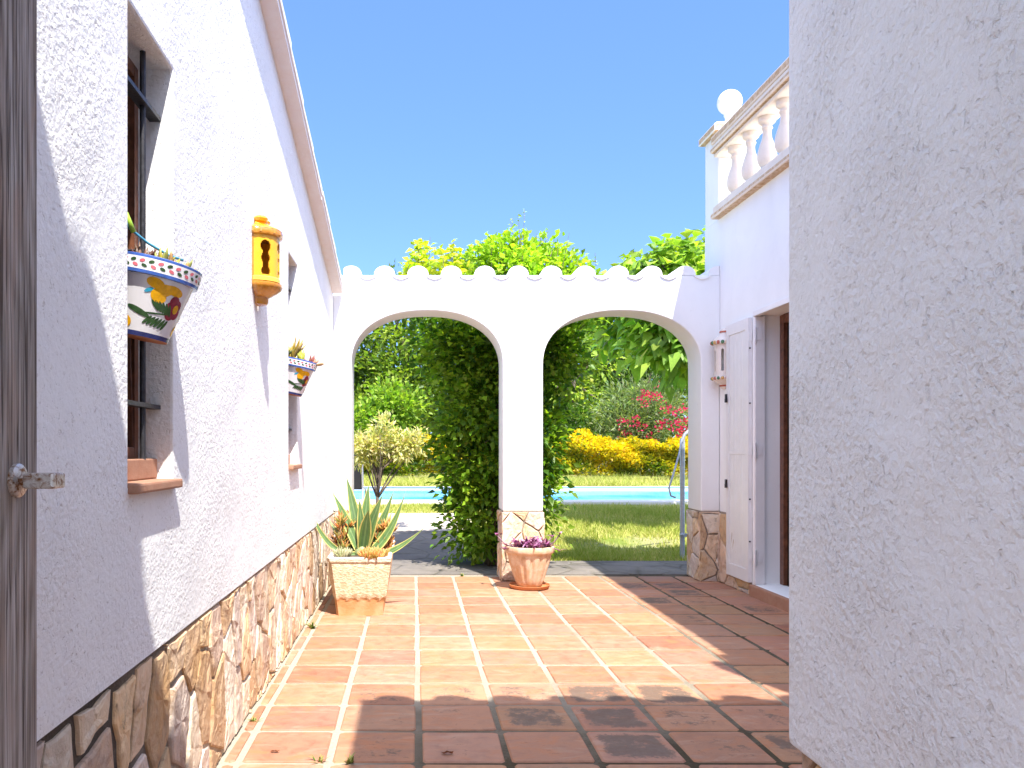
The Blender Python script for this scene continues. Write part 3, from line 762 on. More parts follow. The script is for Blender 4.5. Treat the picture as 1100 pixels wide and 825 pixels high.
# shutter leaf folded flat on the wall
b = MB(); sy0, sy1, sz0, sz1 = 6.445, 6.90, .10, 2.17; sx0, sx1 = XR - .034, XR - .003
st = .055
b.box(sx0, sx1, sy0, sy0 + st, sz0, sz1); b.box(sx0, sx1, sy1 - st, sy1, sz0, sz1)
b.box(sx0, sx1, sy0 + st, sy1 - st, sz0, sz0 + .10); b.box(sx0, sx1, sy0 + st, sy1 - st, sz1 - .09, sz1)
b.box(sx0 + .003, sx1, sy0 + st, sy1 - st, 1.10, 1.13)
yy = sy0 + st
while yy < sy1 - st - .02:
    y2 = min(yy + .07, sy1 - st); b.box(sx0 + .006, sx1 - .006, yy + .0015, y2 - .0015, sz0 + .1, 1.10); b.box(sx0 + .006, sx1 - .006, yy + .0015, y2 - .0015, 1.13, sz1 - .09); yy = y2
sh = b.build('shutter', M['white_paint'], rh, bevel=.0015, seg=1)
def subp(bb, name, mat, par, **kw):
    o = bb.build(name, mat, None, **kw); o.parent = par; return o
for z in (2.02, 1.13, .30):
    g = MB(); g.tube([(XR - .006, DY1 - .040, z - .06), (XR - .006, DY1 - .040, z + .06)], .010, 10)
    g.box(XR - .006, XR + .05, DY1 - .036, DY1 - .0305, z - .035, z + .035); g.box(XR - .030, XR - .006, sy0 - .006, sy0 - .0005, z - .035, z + .035)
    subp(g, 'hinge', M['white_paint'], sh, smooth=True)
for z in (1.55, .84):
    g = MB(); g.box(sx0 - .014, sx0 - .001, sy1 - .03, sy1 - .004, z - .02, z + .05); g.box(sx0 - .022, sx0 - .013, sy1 - .045, sy1 - .02, z - .02, z + .012)
    subp(g, 'latch', M['iron'], sh, bevel=.002)
for z in (1.93, 1.5, .75, .42):
    g2 = MB(); g2.tube([(XR - .022, sy0 - .001, z), (XR - .022, sy0 - .007, z)], .007, 8); subp(g2, 'screw', M['iron'], sh)
    g2 = MB(); g2.tube([(XR + .05, DY1 - .002, z - .05), (XR + .05, DY1 - .010, z - .05)], .007, 8); subp(g2, 'screw', M['iron'], sh)
# terrace ledge, balusters, hand rail
bal = MB(); y0b, y1b = 2.0, 7.14
bal.box(XR - .075, XR + .2, y0b, 7.16, HT, HT + .045, 1); bal.box(XR - .055, XR + .18, y0b, 7.155, HT + .046, HT + .105, 0)
rb = bal.build('ledge', [M['baluster'], M['lichen']], rh, bevel=.012)
g = MB()
g.box(XR - .045, XR + .15, y0b, 7.165, 3.67, 3.700, 0); g.box(XR - .075, XR + .18, y0b, 7.17, 3.701, 3.742, 1); g.box(XR - .06, XR + .165, y0b, 7.165, 3.743, 3.775, 0); g.box(XR - .068, XR + .17, y0b, 7.168, 3.776, 3.842, 1)
g.build('handrail', [M['baluster'], M['lichen']], rh, bevel=.012)
bp = [(.062, 3.236), (.062, 3.27), (.045, 3.28), (.04, 3.292), (.058, 3.31), (.068, 3.34), (.072, 3.37), (.067, 3.41), (.053, 3.46), (.036, 3.51), (.031, 3.55), (.034, 3.575), (.042, 3.585), (.036, 3.60), (.036, 3.612), (.05, 3.62), (.062, 3.632), (.062, 3.668)]
y = 6.905; first = None
while y > 2.2:
    if first is None:
        g = MB(); g.lathe(bp, XR + .05, y, 20); first = g.build('baluster', M['baluster'], rh, smooth=True); yf = y
    else:
        o = first.copy(); C.objects.link(o); o.parent = rh; o.matrix_parent_inverse = first.matrix_parent_inverse.copy(); o.location = (0, y - yf, 0)
    y -= .305
g = MB(); g.box(XR + .001, XR + .32, 7.175, 7.499, HT + .001, 3.90); g.build('corner_pier', M['plaster'], rh, bevel=.01)
g = MB(); g.box(XR - .045, XR + .365, 7.13, 7.545, 3.901, 3.965, 1); g.box(XR - .02, XR + .34, 7.155, 7.52, 3.966, 3.985, 0)
g.build('pier_cap', [M['plaster'], M['lichen']], rh, bevel=.012)
# unseen stepped pier, shaped for the jagged shadow it throws on the floor
g = MB(); g.box(XR - .19, XR + .3, 2.0, 2.16, HT, 3.93); g.box(XR - .10, XR + .3, 2.161, 2.3, HT, 3.93)
g.build('shadow_pier', M['plaster'], rh, bevel=.01)
gl = thing('globe_lamp', (2.80, 7.33, 3.985), 'white glass globe lamp on the corner pier of the rooftop balustrade', 'lamp')
g = MB(); g.lathe([(0, 3.985), (.06, 3.985), (.06, 4.02), (.045, 4.03), (.04, 4.08), (.05, 4.10), (.05, 4.125), (0, 4.125)], 2.80, 7.33, 20); g.build('lamp_base', M['white_paint'], gl, smooth=True)
g = MB(); g.lathe([(max(.0,   .108 * math.sin(PI * i / 24)), 4.220 -   .108 * math.cos(PI * i / 24)) for i in range(25)], 2.80, 7.33, 32); g.build('globe', M['globe'], gl, smooth='all')

# ------------------------------------------------------------------ ceramic lanterns
M['yellow'] = simple('glazed_yellow_ceramic', (.78, .40, .02), .18, nscale=18, namt=.12, bump=.05, **{'Coat Weight': .5})
M['yellow_trim'] = simple('glazed_pale_yellow', (.80, .52, .08), .18, nscale=18, namt=.1, bump=.05)
M['amber'] = simple('glazed_amber_ceramic', (.52, .21, .02), .2, nscale=18, namt=.2, bump=.05, **{'Coat Weight': .5})
M['cream_glaze'] = simple('glazed_cream_ceramic', (.74, .66, .58), .25, nscale=18, namt=.05, bump=.05)
M['red_glaze'] = simple('glazed_red', (.42, .10, .06), .25, nscale=10)
M['green_glaze'] = simple('glazed_green', (.06, .16, .07), .25, nscale=10)
M['ochre_glaze'] = simple('glazed_ochre', (.55, .32, .10), .25, nscale=10)
def shell(b, cx, cy, r, z0, z1, a0, a1, holes, m=0, t=.006, na=96, nz=60, inner=None):
    """part cylinder with cut-outs: holes(angle, z) -> True where open"""
    vs = []; idx = {}
    def vid(i, j, k):
        key = (i, j, k)
        if key not in idx:
            a = a0 + (a1 - a0) * i / na; z = z0 + (z1 - z0) * j / nz; rr = r - t * k
            idx[key] = len(vs); vs.append((cx + rr * math.cos(a), cy + rr * math.sin(a), z))
        return idx[key]
    solid = [[not holes(a0 + (a1 - a0) * (i + .5) / na, z0 + (z1 - z0) * (j + .5) / nz) for j in range(nz)] for i in range(na)]
    fs = []
    S = lambda i, j: 0 <= i < na and 0 <= j < nz and solid[i][j]
    for i in range(na):
        for j in range(nz):
            if not solid[i][j]: continue
            fs.append((vid(i, j, 0), vid(i + 1, j, 0), vid(i + 1, j + 1, 0), vid(i, j + 1, 0)))
            fs.append((vid(i, j, 1), vid(i, j + 1, 1), vid(i + 1, j + 1, 1), vid(i + 1, j, 1)))
            if not S(i + 1, j): fs.append((vid(i + 1, j, 0), vid(i + 1, j, 1), vid(i + 1, j + 1, 1), vid(i + 1, j + 1, 0)))
            if not S(i - 1, j): fs.append((vid(i, j, 0), vid(i, j + 1, 0), vid(i, j + 1, 1), vid(i, j, 1)))
            if not S(i, j + 1): fs.append((vid(i, j + 1, 0), vid(i + 1, j + 1, 0), vid(i + 1, j + 1, 1), vid(i, j + 1, 1)))
            if not S(i, j - 1): fs.append((vid(i, j, 0), vid(i, j, 1), vid(i + 1, j, 1), vid(i + 1, j, 0)))
    b.add(vs, fs, m)

lx, ly = XL + .004, 3.66
yl = thing('wall_lantern', (lx, ly, 1.79), 'glazed yellow ceramic lantern with keyhole cutouts on the left house wall', 'lantern')
hp = PI / 2
def keyhole(a, z):
    for c in (-1.0, -.05, .9):
        u = (a - c) * .098; 
        if (u / .024) ** 2 + ((z - 2.018) / .026) ** 2 < 1: return True
        if 1.895 < z < 2.018 and abs(u) < .017 + .004 * math.sin((z - 1.895) * 110): return True
    return False
b = MB(); shell(b, lx, ly, .098, 1.868, 2.068, -hp, hp, keyhole)
b.lathe([(.0985, 1.868), (.102, 1.868), (.102, 1.884), (.0985, 1.888)], lx, ly, 48, 1, -hp, hp)
body = b.build('body', [M['yellow'], M['yellow_trim']], yl, smooth=True)
b = MB(); b.box(lx - .003, lx + .004, ly - .10, ly + .10, 1.84, 2.08); b.build('back_plate', M['amber'], yl)
b = MB()
b.lathe([(.099, 2.066), (.109, 2.070), (.112, 2.08), (.110, 2.10), (.108, 2.108)], lx, ly, 48, 1, -hp, hp, rad=lambda a, z: 1 + .012 * math.sin(a * 20 + z * 200))
b.lathe([(.109, 2.108), (.100, 2.120), (.075, 2.134), (.055, 2.146), (.050, 2.16), (.046, 2.166), (0, 2.168)], lx, ly, 48, 0, -hp, hp)
b.box(lx, lx + .02, ly - .045, ly + .045, 2.15, 2.185, 0)
b.lathe([(0, 2.16), (.028, 2.165), (.034, 2.18), (.026, 2.193), (0, 2.196)], lx + .02, ly - .03, 16, 0); b.lathe([(0, 2.16), (.028, 2.165), (.034, 2.18), (.026, 2.193), (0, 2.196)], lx + .02, ly + .03, 16, 0)
b.v = [(x, y, 2.066 + (z - 2.066) * .72) for x, y, z in b.v]
b.build('roof', [M['yellow'], M['amber']], yl, smooth=True)
b = MB()
b.lathe([(.099, 1.866), (.108, 1.862), (.110, 1.852), (.104, 1.840), (.085, 1.824), (.062, 1.812), (.050, 1.806), (.048, 1.785), (.042, 1.775), (0, 1.770)], lx, ly, 48, 0, -hp, hp, rad=lambda a, z: 1 + .01 * math.sin(a * 26))
b.build('bowl', M['amber'], yl, smooth=True)

lx, ly = XR - .004, 7.01
wlan = thing('wall_lantern', (lx, ly, 1.65), 'white ceramic lantern with painted red and green trim beside the white shutter', 'lantern')
def slots(a, z):
    for c in (PI - 1.0, PI, PI + 1.0):
        u = (a - c) * .085
        if 1.80 < z < 1.96 and abs(u) < .013: return True
        if (u / .013) ** 2 + ((z - 1.96) / .028) ** 2 < 1: return True
    return False
b = MB(); shell(b, lx, ly, .085, 1.755, 2.03, hp, 3 * hp, slots, na=80, nz=60); b.build('body', M['cream_glaze'], wlan, smooth=True)
b = MB(); b.lathe([(.086, 2.028), (.104, 2.032), (.106, 2.048), (.092, 2.075), (.06, 2.10), (.04, 2.12), (.038, 2.145), (.02, 2.165), (0, 2.168)], lx, ly, 36, 0, hp, 3 * hp)
for k in range(9):
    a = hp + (k + .5) * PI / 9; b.lathe([(0, 2.026), (.013, 2.033), (.015, 2.045), (.010, 2.057), (0, 2.06)], lx + .103 * math.cos(a), ly + .103 * math.sin(a), 10, 1 + k % 3)
b.lathe([(.041, 2.128), (.045, 2.136), (.041, 2.144)], lx, ly, 24, 1, hp, 3 * hp)
b.build('roof', [M['cream_glaze'], M['red_glaze'], M['green_glaze'], M['ochre_glaze']], wlan, smooth=True)
b = MB(); b.lathe([(.086, 1.757), (.104, 1.750), (.104, 1.735), (.075, 1.71), (.045, 1.695), (.038, 1.67), (.02, 1.65), (0, 1.648)], lx, ly, 36, 0, hp, 3 * hp)
for k in range(9):
    a = hp + (k + .5) * PI / 9; b.lathe([(0, 1.726), (.012, 1.732), (.014, 1.742), (.010, 1.752), (0, 1.755)], lx + .101 * math.cos(a), ly + .101 * math.sin(a), 10, 1 + (k + 1) % 3)
b.lathe([(.042, 1.688), (.046, 1.68), (.040, 1.672)], lx, ly, 24, 1, hp, 3 * hp)
b.build('bowl', [M['cream_glaze'], M['red_glaze'], M['green_glaze'], M['ochre_glaze']], wlan, smooth=True)

# ------------------------------------------------------------------ painted hanging pots
M['glaze'] = simple('glazed_white_ceramic', (.72, .71, .73), .12, nscale=10, namt=.03, bump=.02)
M['g_blue'] = simple('paint_blue', (.05, .12, .42), .15, nscale=40, namt=.3)
M['g_dblue'] = simple('paint_dark_blue', (.035, .045, .16), .15, nscale=40, namt=.3)
M['g_yel'] = simple('paint_yellow', (.75, .38, .01), .15, nscale=60, namt=.25)
M['g_mar'] = simple('paint_maroon', (.26, .03, .055), .15, nscale=50, namt=.35)
M['g_grn'] = simple('paint_green', (.035, .085, .03), .15, nscale=50, namt=.4)
M['g_pnk'] = simple('paint_pink', (.62, .14, .17), .15, nscale=50, namt=.2)
M['g_cya'] = simple('paint_turquoise', (.03, .30, .45), .15, nscale=50, namt=.2)
POTM = ['glaze', 'g_blue', 'g_dblue', 'g_yel', 'g_mar', 'g_grn', 'g_pnk', 'g_cya', 'terra']
TILT = math.radians(11)
def tilt_mesh(o, cx, cz):
    c_, s_ = math.cos(TILT), math.sin(TILT)
    for q in o.data.vertices:
        x, z = q.co.x - cx, q.co.z - cz
        q.co.x = cx + x * c_ + z * s_; q.co.z = cz - x * s_ + z * c_
    return o
def painted_pot(cx, cy, z0, label):
    pot = thing('hanging_pot', (cx, cy, z0), label, 'flower pot', 'painted pots hung on the window grilles')
    hb = .158
    rr = lambda z: .066 + (.106 - .066) * (z - z0) / hb
    b = MB()
    b.lathe([(0, z0), (.064, z0)], cx, cy, 48, 8)
    b.lathe([(.064, z0), (rr(z0 + .003), z0 + .003)], cx, cy, 48, 8)
    b.lathe([(rr(z0 + .003), z0 + .003), (rr(z0 + .015), z0 + .015)], cx, cy, 48, 2)
    b.lathe([(rr(z0 + .015), z0 + .015), (rr(z0 + hb), z0 + hb)], cx, cy, 48, 0)
    zr = z0 + hb
    b.lathe([(.106, zr), (.117, zr + .001), (.1185, zr + .009)], cx, cy, 48, 1)
    b.lathe([(.1185, zr + .009), (.1215, zr + .040)], cx, cy, 48, 0)
    b.lathe([(.1215, zr + .040), (.122, zr + .046), (.118, zr + .048), (.112, zr + .047)], cx, cy, 48, 1)
    b.lathe([(.112, zr + .047), (.108, zr + .02), (.104, zr + .01)], cx, cy, 48, 0)
    rim = lambda z: .1185 + .003 * (z - zr - .009) / .031
    def decal(rf, th, z, ru, rv, rot, m, off=.0007):
        if rf is rr: ru, rv = ru * 1.22, rv * 1.22
        vs = [None]; nR, nA = 3, 14; cr, sr = math.cos(rot), math.sin(rot)
        def P(u, v):
            uu, vv = u * cr - v * sr, u * sr + v * cr
            r0 = rf(z + vv) + off; a = th + uu / r0
            return (cx + r0 * math.cos(a), cy + r0 * math.sin(a), z + vv)
        vs[0] = P(0, 0); fs = []
        for i in range(1, nR + 1):
            for k in range(nA):
                t = 2 * PI * k / nA; vs.append(P(ru * i / nR * math.cos(t), rv * i / nR * math.sin(t)))
        for k in range(nA): fs.append((0, 1 + k, 1 + (k + 1) % nA))
        for i in range(nR - 1):
            for k in range(nA):
                a0 = 1 + i * nA; fs.append((a0 + k, a0 + nA + k, a0 + nA + (k + 1) % nA, a0 + (k + 1) % nA))
        b.add(vs, fs, m)
    D = math.radians
    k = 0
    for dg in range(-175, 60, 11):
        zz = zr + .025
        decal(rim, D(dg), zz + .006, .0075, .0042, .3, 5 if k % 2 else 6); decal(rim, D(dg + 3), zz - .006, .0075, .0042, -.3, 6 if k % 2 else 5); k += 1
    for base in (-38, 82, 202):
        bd = lambda dx: D(base + dx)
        # ochre blossom at the top, maroon blossom at the side, fern below, lemon low left
        for (dx, dz, a, c_, r_) in ((-28, .142, .020, .011, -.2), (-14, .128, .022, .013, .35), (-20, .112, .018, .014, -.4), (3, .134, .024, .010, -.15)):
            decal(rr, bd(dx), z0 + dz, a, c_, r_, 3, .0009)
        decal(rr, bd(-36), z0 + .122, .010, .004, .5, 7, .001)
        for (dx, dz, a) in ((10, .108, .013), (18, .098, .014), (6, .090, .014), (20, .080, .014), (9, .074, .013), (14, .090, .016)):
            decal(rr, bd(dx), z0 + dz, a, a, 0, 4, .0008)
        decal(rr, bd(17), z0 + .090, .008, .010, 0, 3, .0016)
        for i in range(6):
            decal(rr, bd(-22 + i * 5.5), z0 + .088 - i * .001, .0035, .014, .75 - i * .08, 5, .0009)
            decal(rr, bd(-30 + i * 7), z0 + .048 - i * .001, .0035, .013, -.75 + i * .06, 5, .0009)
        decal(rr, bd(-48), z0 + .066, .026, .0065, -.35, 5, .001); decal(rr, bd(-20), z0 + .067, .030, .002, .12, 5, .0011)
        decal(rr, bd(-72), z0 + .036, .014, .013, 0, 3, .0009)
    o = b.build('pot', [M[x] for x in POTM], pot, smooth=True)
    g = MB(); g.lathe([(0, zr + .018), (.107, zr + .016)], cx, cy, 24); g.build('soil', M['soil'], pot)
    for dy in (-.03, .04):
        g = MB(); g.tube([(cx - .106, cy + dy, zr + .02), (cx - .10, cy + dy, zr + .06), (XL - .062, cy + dy, zr + .07)], .003, 6); g.build('hook', M['iron'], pot)
    pot.rotation_euler.y = TILT
    return pot, zr + .02
def leafcone(b, p, d, L_, w, m=0, col=(1, 1, 1, 0), n=6, up=None):
    """fleshy tapered leaf"""
    p = Vector(p); d = Vector(d).normalized(); u = Vector(up) if up else Vector((0, 0, 1))
    pts = [p + d * L_ * t + u * L_ * .25 * t * t for t in (0, .25, .5, .75, 1)]
    b.tube(pts, [w * .55, w * .95, w, w * .7, w * .08], n, m, col)
def mat_flat(name): return leaf_mat(name, .4, .12, (1.2, 1.1, .5), .4)
M['succ'] = mat_flat('succulent_leaf')
def rosette_plant(b, cx, cy, z, R, n, L_, w, cols, spread=1.0, tall=0.0):
    for i in range(n):
        a = R.uniform(0, 2 * PI); el = R.uniform(.35, 1.35)
        r0 = R.uniform(0, .01); h = R.uniform(0, tall)
        d = (math.cos(a) * math.cos(el) * spread, math.sin(a) * math.cos(el) * spread, math.sin(el))
        c = R.choice(cols); f = R.uniform(.8, 1.2)
        leafcone(b, (cx + r0 * math.cos(a), cy + r0 * math.sin(a), z + h), d, L_ * R.uniform(.7, 1.15), w * R.uniform(.8, 1.2), 0, (c[0] * f, c[1] * f, c[2] * f, 1))
PC = (XL - .030, 2.21)
pot1, zs = painted_pot(PC[0], PC[1], 1.428, 'large looking painted ceramic pot with flowers and fern, on the near window')
R = random.Random(2); b = MB()
yc = [(.42, .36, .05), (.34, .36, .10), (.50, .30, .12)]; dk = [(.16, .07, .05), (.2, .12, .08)]
for (dx, dy, n_, L_, cc) in ((.03, -.02, 16, .045, yc), (.065, .03, 14, .04, yc), (.0, .04, 12, .05, dk), (-.02, -.05, 10, .05, dk), (.06, -.05, 12, .038, yc), (-.04, .03, 10, .05, dk)):
    rosette_plant(b, PC[0] + dx, PC[1] + dy, zs, R, n_, L_, .006, cc, tall=.015)
tag(tilt_mesh(b.build('succulent', M['succ'], smooth='all'), PC[0], 1.428), 'small yellow green and reddish succulents growing in the near painted pot', 'plant')
b = MB(); b.tube([(XL - .045, 2.06, 1.74), (XL - .03, 2.12, 1.700), (XL, 2.17, 1.675), (XL + .04, 2.22, 1.655), (XL + .07, 2.25, 1.648)], .0035, 6, 0, (.08, .35, .55, 1)); b.tube([(XL - .035, 2.10, 1.735), (XL - .02, 2.12, 1.69)], .007, 6, 0, (.35, .55, .05, 1))
tag(b.build('twine', M['succ'], smooth='all'), 'blue and lime plastic twine tied above the near painted pot', 'twine')
PC2 = (XL - .022, 4.80)
pot2, zs = painted_pot(PC2[0], PC2[1], 1.455, 'small looking painted ceramic pot farther along the left house, on the far window')
b = MB()
rosette_plant(b, PC2[0] - .02, PC2[1] - .01, zs, R, 22, .085, .008, [(.42, .30, .05), (.32, .22, .08)], .5, .07)
rosette_plant(b, PC2[0] + .03, PC2[1] - .03, zs, R, 16, .06, .008, [(.38, .40, .05)], .6, .02)
rosette_plant(b, PC2[0] - .07, PC2[1] - .05, zs, R, 14, .06, .007, [(.14, .18, .06)], .6, .03)
rosette_plant(b, PC2[0] + .08, PC2[1] + .0, zs + .005, R, 14, .05, .008, [(.45, .22, .12), (.35, .12, .1)], 1, .01)
for i in range(5): leafcone(b, (PC2[0] + .11, PC2[1] - .01 + i * .008, zs + .02), (1, .2 * (i - 2), .1), .05, .006, 0, (.50, .32, .16, 1))
tag(tilt_mesh(b.build('succulent', M['succ'], smooth='all'), PC2[0], 1.455), 'upright amber and green succulents in the far painted pot', 'plant')

# ------------------------------------------------------------------ long clay trough with agave
tx0, tx1, ty0, ty1, tz = -.588, -.165, 5.60, 6.74, .405
trough = thing('planter', ((tx0 + tx1) / 2, (ty0 + ty1) / 2, 0), 'long rectangular clay trough with woven relief beside the left house', 'planter')
b = MB(); rows = [0, .03, .06, .09, .105, .12, .135, .16, .2, .25, .3, .35, .372]
def ring(z, inset, N=28):
    f = z / tz; ix = (1 - f) * .050 + inset; iy = (1 - f) * .045 + inset
    x0, x1, y0, y1 = tx0 + ix, tx1 - ix, ty0 + iy, ty1 - iy; c = .022
    pts = []
    def side(p, q, n, nx, ny):
        for i in range(n):
            t = i / n; x = p[0] + (q[0] - p[0]) * t; y = p[1] + (q[1] - p[1]) * t
            s = (x + y) * 1.0
            k = 0.0
            zz = .112 + .014 * abs(math.sin(s * PI / .075))
            if inset < .01 and .015 < z < .37:
                k = -.006 if z > zz else .004
                if z > zz: k += .0022 * math.sin(s * 2 * PI / .075)
            pts.append((x + nx * k * -1, y + ny * k * -1, z))
    side((x0 + c, y0), (x1 - c, y0), N, 0, -1); side((x1, y0 + c), (x1, y1 - c), N * 2, 1, 0); side((x1 - c, y1), (x0 + c, y1), N, 0, 1); side((x0, y1 - c), (x0, y0 + c), N * 2, -1, 0)
    return pts
rings = [ring(.0, 0)] + [ring(z, 0) for z in rows[1:]] + [ring(.373, -.010), ring(.398, -.010), ring(.405, -.004), ring(.405, .022), ring(.398, .03), ring(.30, .03)]
n = len(rings[0]); vs = [p for r in rings for p in r]; fs = []
for j in range(len(rings) - 1):
    for i in range(n):
        k = (i + 1) % n; fs.append((j * n + i, j * n + k, (j + 1) * n + k, (j + 1) * n + i))
fs.append(tuple(range(n))[::-1])
b.add(vs, fs)
m = NT('woven_clay'); v = m.coord()
sep = m.n('ShaderNodeSeparateXYZ'); m.l(v, sep.inputs[0])
s_ = m.math('ABSOLUTE', m.math('SINE', m.math('MULTIPLY', m.math('ADD', sep.outputs[0], sep.outputs[1]), PI / .075)))
lim = m.math('ADD', .106, m.math('MULTIPLY', s_, .022))
lim = m.math('ADD', lim, m.math('MULTIPLY', m.math('SUBTRACT', m.noise(v, 25, 4, .6), .5), .05))
up = m.math('GREATER_THAN', sep.outputs[2], lim)
wn = m.noise(m.coord((1, 1, 1.8)), 48, 3, .55, .5); wn2 = m.noise(v, 9, 5, .65)
c1 = m.mix(m.ramp(wn, [(.38, 0.0), (.6, 1.0)]), (.54, .39, .23), (.66, .54, .38)); c2 = m.mix(m.ramp(wn2, [(.4, 0.0), (.7, .8)]), (.48, .24, .10), (.58, .40, .23))
c = m.mix(up, c2, c1)
c = m.mix(m.ramp(m.math('ADD', sep.outputs[2], m.math('MULTIPLY', wn2, .03)), [(.385, 0.0), (.40, .8)]), c, (.62, .55, .46))
m.pr(c, .85, m.bump(m.math('MULTIPLY', wn, m.math('ADD', .25, up)), .6, .012), spec=.2); M['woven'] = m.mat
b.build('trough', M['woven'], trough, smooth=True)
b = MB(); b.box(tx0 + .028, tx1 - .028, ty0 + .028, ty1 - .028, .29, .384); b.build('soil', M['soil'], trough)

M['agave_g'] = None
m = NT('agave_leaf'); v = m.coord(); a = m.attr()
c = m.mix(1.0, a.outputs['Color'], m.ramp(m.noise(m.coord((1, 1, .4)), 35, 4, .6), [(.3, (.8, .85, .8)), (.7, (1.15, 1.15, 1.2))]), 'MULTIPLY')
p = m.pr(c, .42, m.bump(m.noise(v, 60, 3, .6), .1, .004), spec=.4)
tr = m.n('ShaderNodeBsdfTranslucent'); m.l(c, tr.inputs[0]); mx = m.n('ShaderNodeMixShader'); mx.inputs[0].default_value = .12
m.l(p.outputs[0], mx.inputs[1]); m.l(tr.outputs[0], mx.inputs[2]); m.l(mx.outputs[0], m.out.inputs[0]); M['agave'] = m.mat
def agave_leaf(b, base, ctrl, tip, w, R, face=None, twist=0):
    B, Q, T_ = Vector(base), Vector(ctrl), Vector(tip); n = 18; us = [-1, -.78, -.45, -.12, .12, .45, .78, 1]
    rows = []
    for i in range(n + 1):
        t = i / n
        p = B * (1 - t) ** 2 + Q * 2 * t * (1 - t) + T_ * t * t
        d = ((Q - B) * (1 - t) + (T_ - Q) * t).normalized()
        axis = Vector((B.x, B.y, p.z)) - p
        side = d.cross(Vector(face) if face else Vector((0, -1, .3))).normalized()
        nn = side.cross(d).normalized()
        ww = w * (.62 + 1.25 * t * (1 - t) * 1.6) * (1 - t ** 3.2) if t < 1 else 0
        ww = max(ww, .0008)
        fold = .30 * (1 - .4 * t)
        rows.append([p + side * (u * ww) + nn * (abs(u) ** 1.4 * ww * fold) for u in us])
    k = len(us)
    for th in (0, 1):
        pass
    vs = [q for r in rows for q in r]
    low = [q - Vector((0, 0, 0)) for q in vs]
    # give thickness: second skin below
    o = len(vs); thick = []
    for i, r in enumerate(rows):
        t = i / n
        for j, q in enumerate(r):
            nn = (r[-1] - r[0]).normalized().cross((rows[min(i + 1, n)][3] - rows[max(i - 1, 0)][3]).normalized())
            if nn.dot(Vector((0, -1, .3)) if not face else Vector(face)) > 0: nn = -nn
            thick.append(q + nn * (.007 * (1 - t) * (1 - abs(us[j]) ** 2) + .0008))
    f = R.uniform(.85, 1.12)
    cm = (.62 * f, .52 * f, .16 * f, 1); cg = (.10 * f, .175 * f, .06 * f, 1); cc = (.17 * f, .26 * f, .09 * f, 1); cl = (.13 * f, .22 * f, .06 * f, 1)
    cols = [cm, cl, cg, cc, cg, cl, cm]
    allv = vs + thick
    base_i = len(b.v); b.v += [tuple(q) for q in allv]
    for i in range(n):
        for j in range(k - 1):
            q0 = i * k + j
            b.f.append([base_i + q0, base_i + q0 + 1, base_i + q0 + k + 1, base_i + q0 + k]); b.m.append(0); b.c.append(cols[j])
            b.f.append([base_i + o + q0, base_i + o + q0 + k, base_i + o + q0 + k + 1, base_i + o + q0 + 1]); b.m.append(0); b.c.append(cols[j])
ag = thing('agave', (-.375, 5.92, .35), 'large variegated agave with yellow edged leaves in the clay trough', 'agave')
R = random.Random(8); ax, ay, az = -.375, 5.92, .385
LV = [  # ctrl offset, tip offset, half width
    ((-.27, .02, -.02), (-.385, .00, .37), .020), ((-.10, .05, .22), (-.215, .06, .44), .036), ((-.05, .10, .28), (-.125, .14, .56), .040),
    ((.02, .04, .28), (.045, .06, .50), .040), ((.05, -.02, .20), (.150, -.05, .43), .046), ((.13, .05, .16), (.225, .07, .45), .036),
    ((.19, .01, .06), (.31, -.02, .44), .034), ((.20, -.02, -.04), (.45, -.04, .20), .026), ((.03, -.07, .20), (.055, -.13, .33), .046),
    ((-.16, .12, .06), (-.26, .22, .24), .030), ((.10, .14, .10), (.22, .26, .30), .030), ((-.12, -.06, .00), (-.20, -.11, .03), .026), ((.00, .0, .2), (-.02, .0, .40), .032)]
b = MB()
for (q, t, w_) in LV:
    l = Vector(q); face = Vector((-(t[0]) * 1.2, -1 - t[1] * .6, .55 if t[2] < .3 else .1))
    agave_leaf(b, (ax + q[0] * .12, ay + q[1] * .12, az), (ax + q[0], ay + q[1], az + q[2]), (ax + t[0], ay + t[1], az + t[2]), w_, R, tuple(face.normalized()))
b.lathe([(0, az - .02), (.05, az - .02), (.055, az + .02), (.03, az + .06), (0, az + .08)], ax, ay, 14, 0, col=(.3, .34, .16, 1))
b.build('leaves', M['agave'], ag, smooth='all')
# orange succulents around it
def campfire(cx, cy, z, n, L_, spread, label, tall, seed, cols=None):
    R = random.Random(seed); b = MB()
    cols = cols or [(.62, .20, .06), (.58, .28, .07), (.44, .30, .07), (.66, .33, .14), (.34, .30, .06)]
    for i in range(n):
        a = R.uniform(0, 2 * PI); r = spread * math.sqrt(R.random()); h = tall * R.random()
        x, y = cx + r * math.cos(a), cy + r * math.sin(a) * 1.3
        if tall: b.tube([(x, y, z - .01), (x + R.uniform(-.01, .01), y, z + h)], .003, 5, 0, (.25, .15, .06, 1))
        rosette_plant(b, x, y, z + h, R, 11, L_, .0055, cols, .9, .012)
    tag(b.build('succulent', M['succ'], smooth='all'), label, 'plant', 'orange succulents in the clay trough')
campfire(-.285, 5.70, .384, 46, .05, .085, 'low orange red succulents at the front rim of the clay trough', .015, 3)
campfire(-.515, 5.98, .384, 40, .055, .055, 'tall orange red succulent left of the agave in the clay trough', .27, 4, [(.55, .18, .05), (.44, .24, .05), (.30, .27, .06), (.26, .26, .06), (.56, .28, .10)])
campfire(-.225, 6.02, .384, 50, .06, .07, 'orange red succulent right of the agave in the clay trough', .20, 5)
campfire(-.50, 5.70, .384, 14, .055, .05, 'pale green succulent at the front left corner of the clay trough', .01, 6, [(.34, .36, .18), (.44, .42, .26)])

